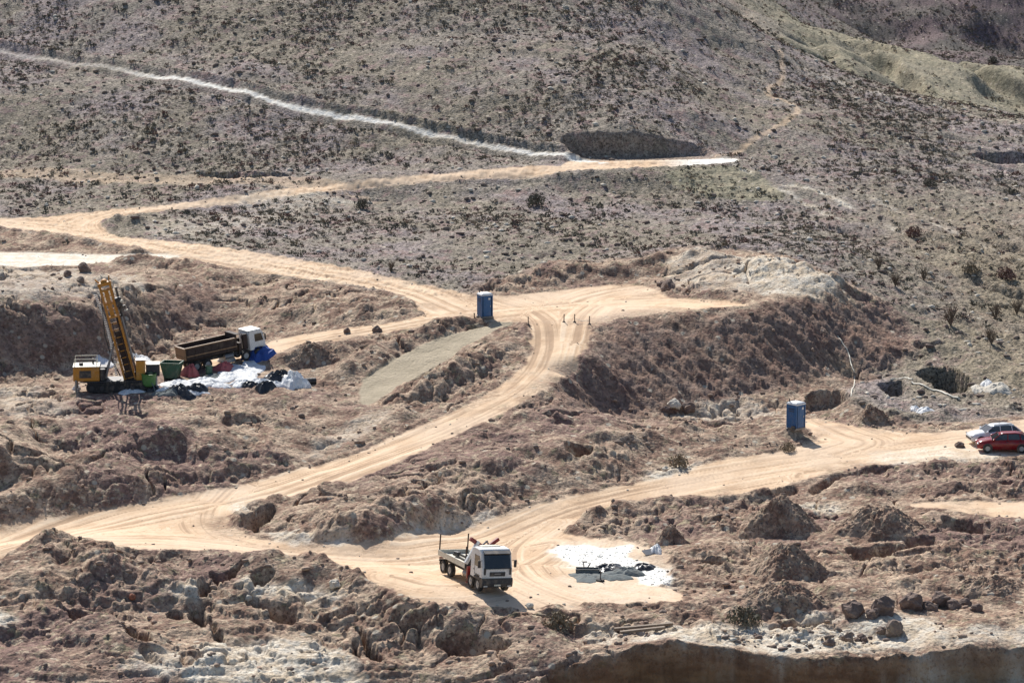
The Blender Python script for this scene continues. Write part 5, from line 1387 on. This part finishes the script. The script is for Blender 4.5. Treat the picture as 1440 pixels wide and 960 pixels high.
# bigger single bushes
def bush(u, v, r, leaf, label, seed, bare=False):
    p = place(u, v); t = root('bush', label, 'bush', p, seed * .7)
    rr = random.Random(seed); q = MB()
    for k in range(24 if bare else 7):
        a = rr.uniform(0, 6.28); sp = rr.uniform(.25, .8) * r; hh = rr.uniform(.8, 1.5 if bare else 1.0) * r
        m1 = Vector((math.cos(a) * sp * .4, math.sin(a) * sp * .4, hh * .5)); e = Vector((math.cos(a) * sp, math.sin(a) * sp, hh))
        q.cyl((0, 0, -.05), m1, .03 * r + .008, .02 * r, seg=5).cyl(m1, e, .02 * r, .008 * r, seg=5)
        for _ in range(2): q.cyl(m1, m1 + Vector((rr.uniform(-.4, .4), rr.uniform(-.4, .4), rr.uniform(.3, .8))) * r, .012 * r + .004, .005, seg=4)
    q.build('stem', 'twig', t)
    V, F = shrub_template(seed + 40, 420 if not bare else 160, 1.0)
    V = V * np.array([1, 1, 1.15]) 
    if bare: V = V * np.array([.85, .85, 1.2]) + np.array([0, 0, .15])
    c = V.reshape(-1, 3, 3).mean(1, keepdims=True); V = ((V.reshape(-1, 3, 3) - c) * (.45 if not bare else .22) + c).reshape(-1, 3)
    o = bpy.data.objects.new('foliage', tri_mesh('foliage', V * r, F, [leaf])); col.objects.link(o); o.parent = t
for i, (u, v, r, lf, lb, br) in enumerate([
 (1299,394,1.0,'dryleaf','bare upright bush casting a long shadow on the right slope',True), (1259,402,1.1,'dryleaf','bare bush left of the tallest one on the right slope',True),
 (1236,378,1.0,'dryleaf','bare bush above two others on the right slope, leftmost of the group',True), (1285,333,1.1,'redleaf','wide reddish bush in the gully high on the right slope',False),
 (1366,384,1.0,'dryleaf','dry bush on the far side of the gully at right',False), (1415,392,1.2,'redleaf','reddish dry bush near the right edge beyond the gully',False),
 (1400,448,1.2,'dryleaf','dense dry bush with long shadow near the right edge',True), (1430,442,1.2,'dryleaf','dense dry bush at the right edge of the picture',True),
 (1337,458,1.5,'redleaf','reddish bare bush low on the right slope',True), (1394,484,1.2,'dryleaf','dry bush above the large dark pit',True),
 (1108,634,.65,'dryleaf','dry tan bush beside the right haul road below the near toilet',False), (955,656,.9,'dryleaf','dry tan bush on the bank above the right haul road',False),
 (1048,876,1.1,'leaf','dark green bush beside the pale foreground strip',False), (784,884,1.1,'dryleaf','olive bush above the near cut left of the planks',False),
 (510,292,1.0,'leaf','green bush on the pale patch below the upper road',False), (754,288,1.3,'leaf','green bush below the upper pad',False),
 (1306,272-10,.9,'leaf','dark bush high on the right ridge',False), (1396,90,1.5,'leaf','dark tree like bush on the crest of the far ridge',False),
 (550,382,.8,'twig','small leafless bush on the upper edge of the main haul road',True)]):
    bush(u, v, r, lf, lb, i + 3, br)

# ------------------------------------------------------------------ loose stones

def spread(n, t0, cond, smin, smax):
    ys = 165 + (460 - 165) * rng.random(n) ** 1.25; xs = rng.uniform(-.2, .2, n) * ys
    k = cond(xs, ys); xs, ys = xs[k], ys[k]
    sz = smin + (smax - smin) * rng.random(len(xs)) ** 3
    return xs, ys, sz
X1, Y1, S1 = spread(26000, 0, lambda x, y: (grid_at(m_earth, x, y) < .5) & (grid_at(sroad, x, y) < -.4) & (grid_at(TDM, x, y) > 1.5) & (rng.random(len(x)) < .5 + .8 * fbm(x * .06, y * .06, 2, 210)), .08, .42)
lumps('hillside_stones', X1, Y1, S1, ['rock', 'palerock', 'darkrock', 'rock'], 'loose stones over the hillside', flat=.5)
X2, Y2, S2 = spread(20000, 0, lambda x, y: (grid_at(m_earth, x, y) > .5) & (grid_at(sroad, x, y) < -.2) & (grid_at(m_ramp, x, y) < .2) & (rng.random(len(x)) < .35 + 1.3 * fbm(x * .12, y * .12, 2, 220)), .05, .30)
lumps('earth_clods', X2, Y2, S2, ['clod', 'rock', 'clod', 'clod'], 'loose clods over the dug earth', flat=.55)
scatter_lumps('lip_stones', [(1000,893),(1100,886),(1200,890),(1260,895),(1230,906),(1140,920),(1060,908),(1000,904)], 90, .08, .3, ['darkrock', 'rock', 'palerock'], 'scattered stones on the pale strip above the near cut')

X3, Y3, S3 = spread(16000, 0, lambda x, y: (grid_at(sroad, x, y) > -.3) & (rng.random(len(x)) < .1 + .9 * (grid_at(sroad, x, y) < .9)), .03, .16)
lumps('road_stones', X3, Y3, S3, ['rock', 'palerock', 'rock'], 'small stones along the haul road edges', flat=.5)
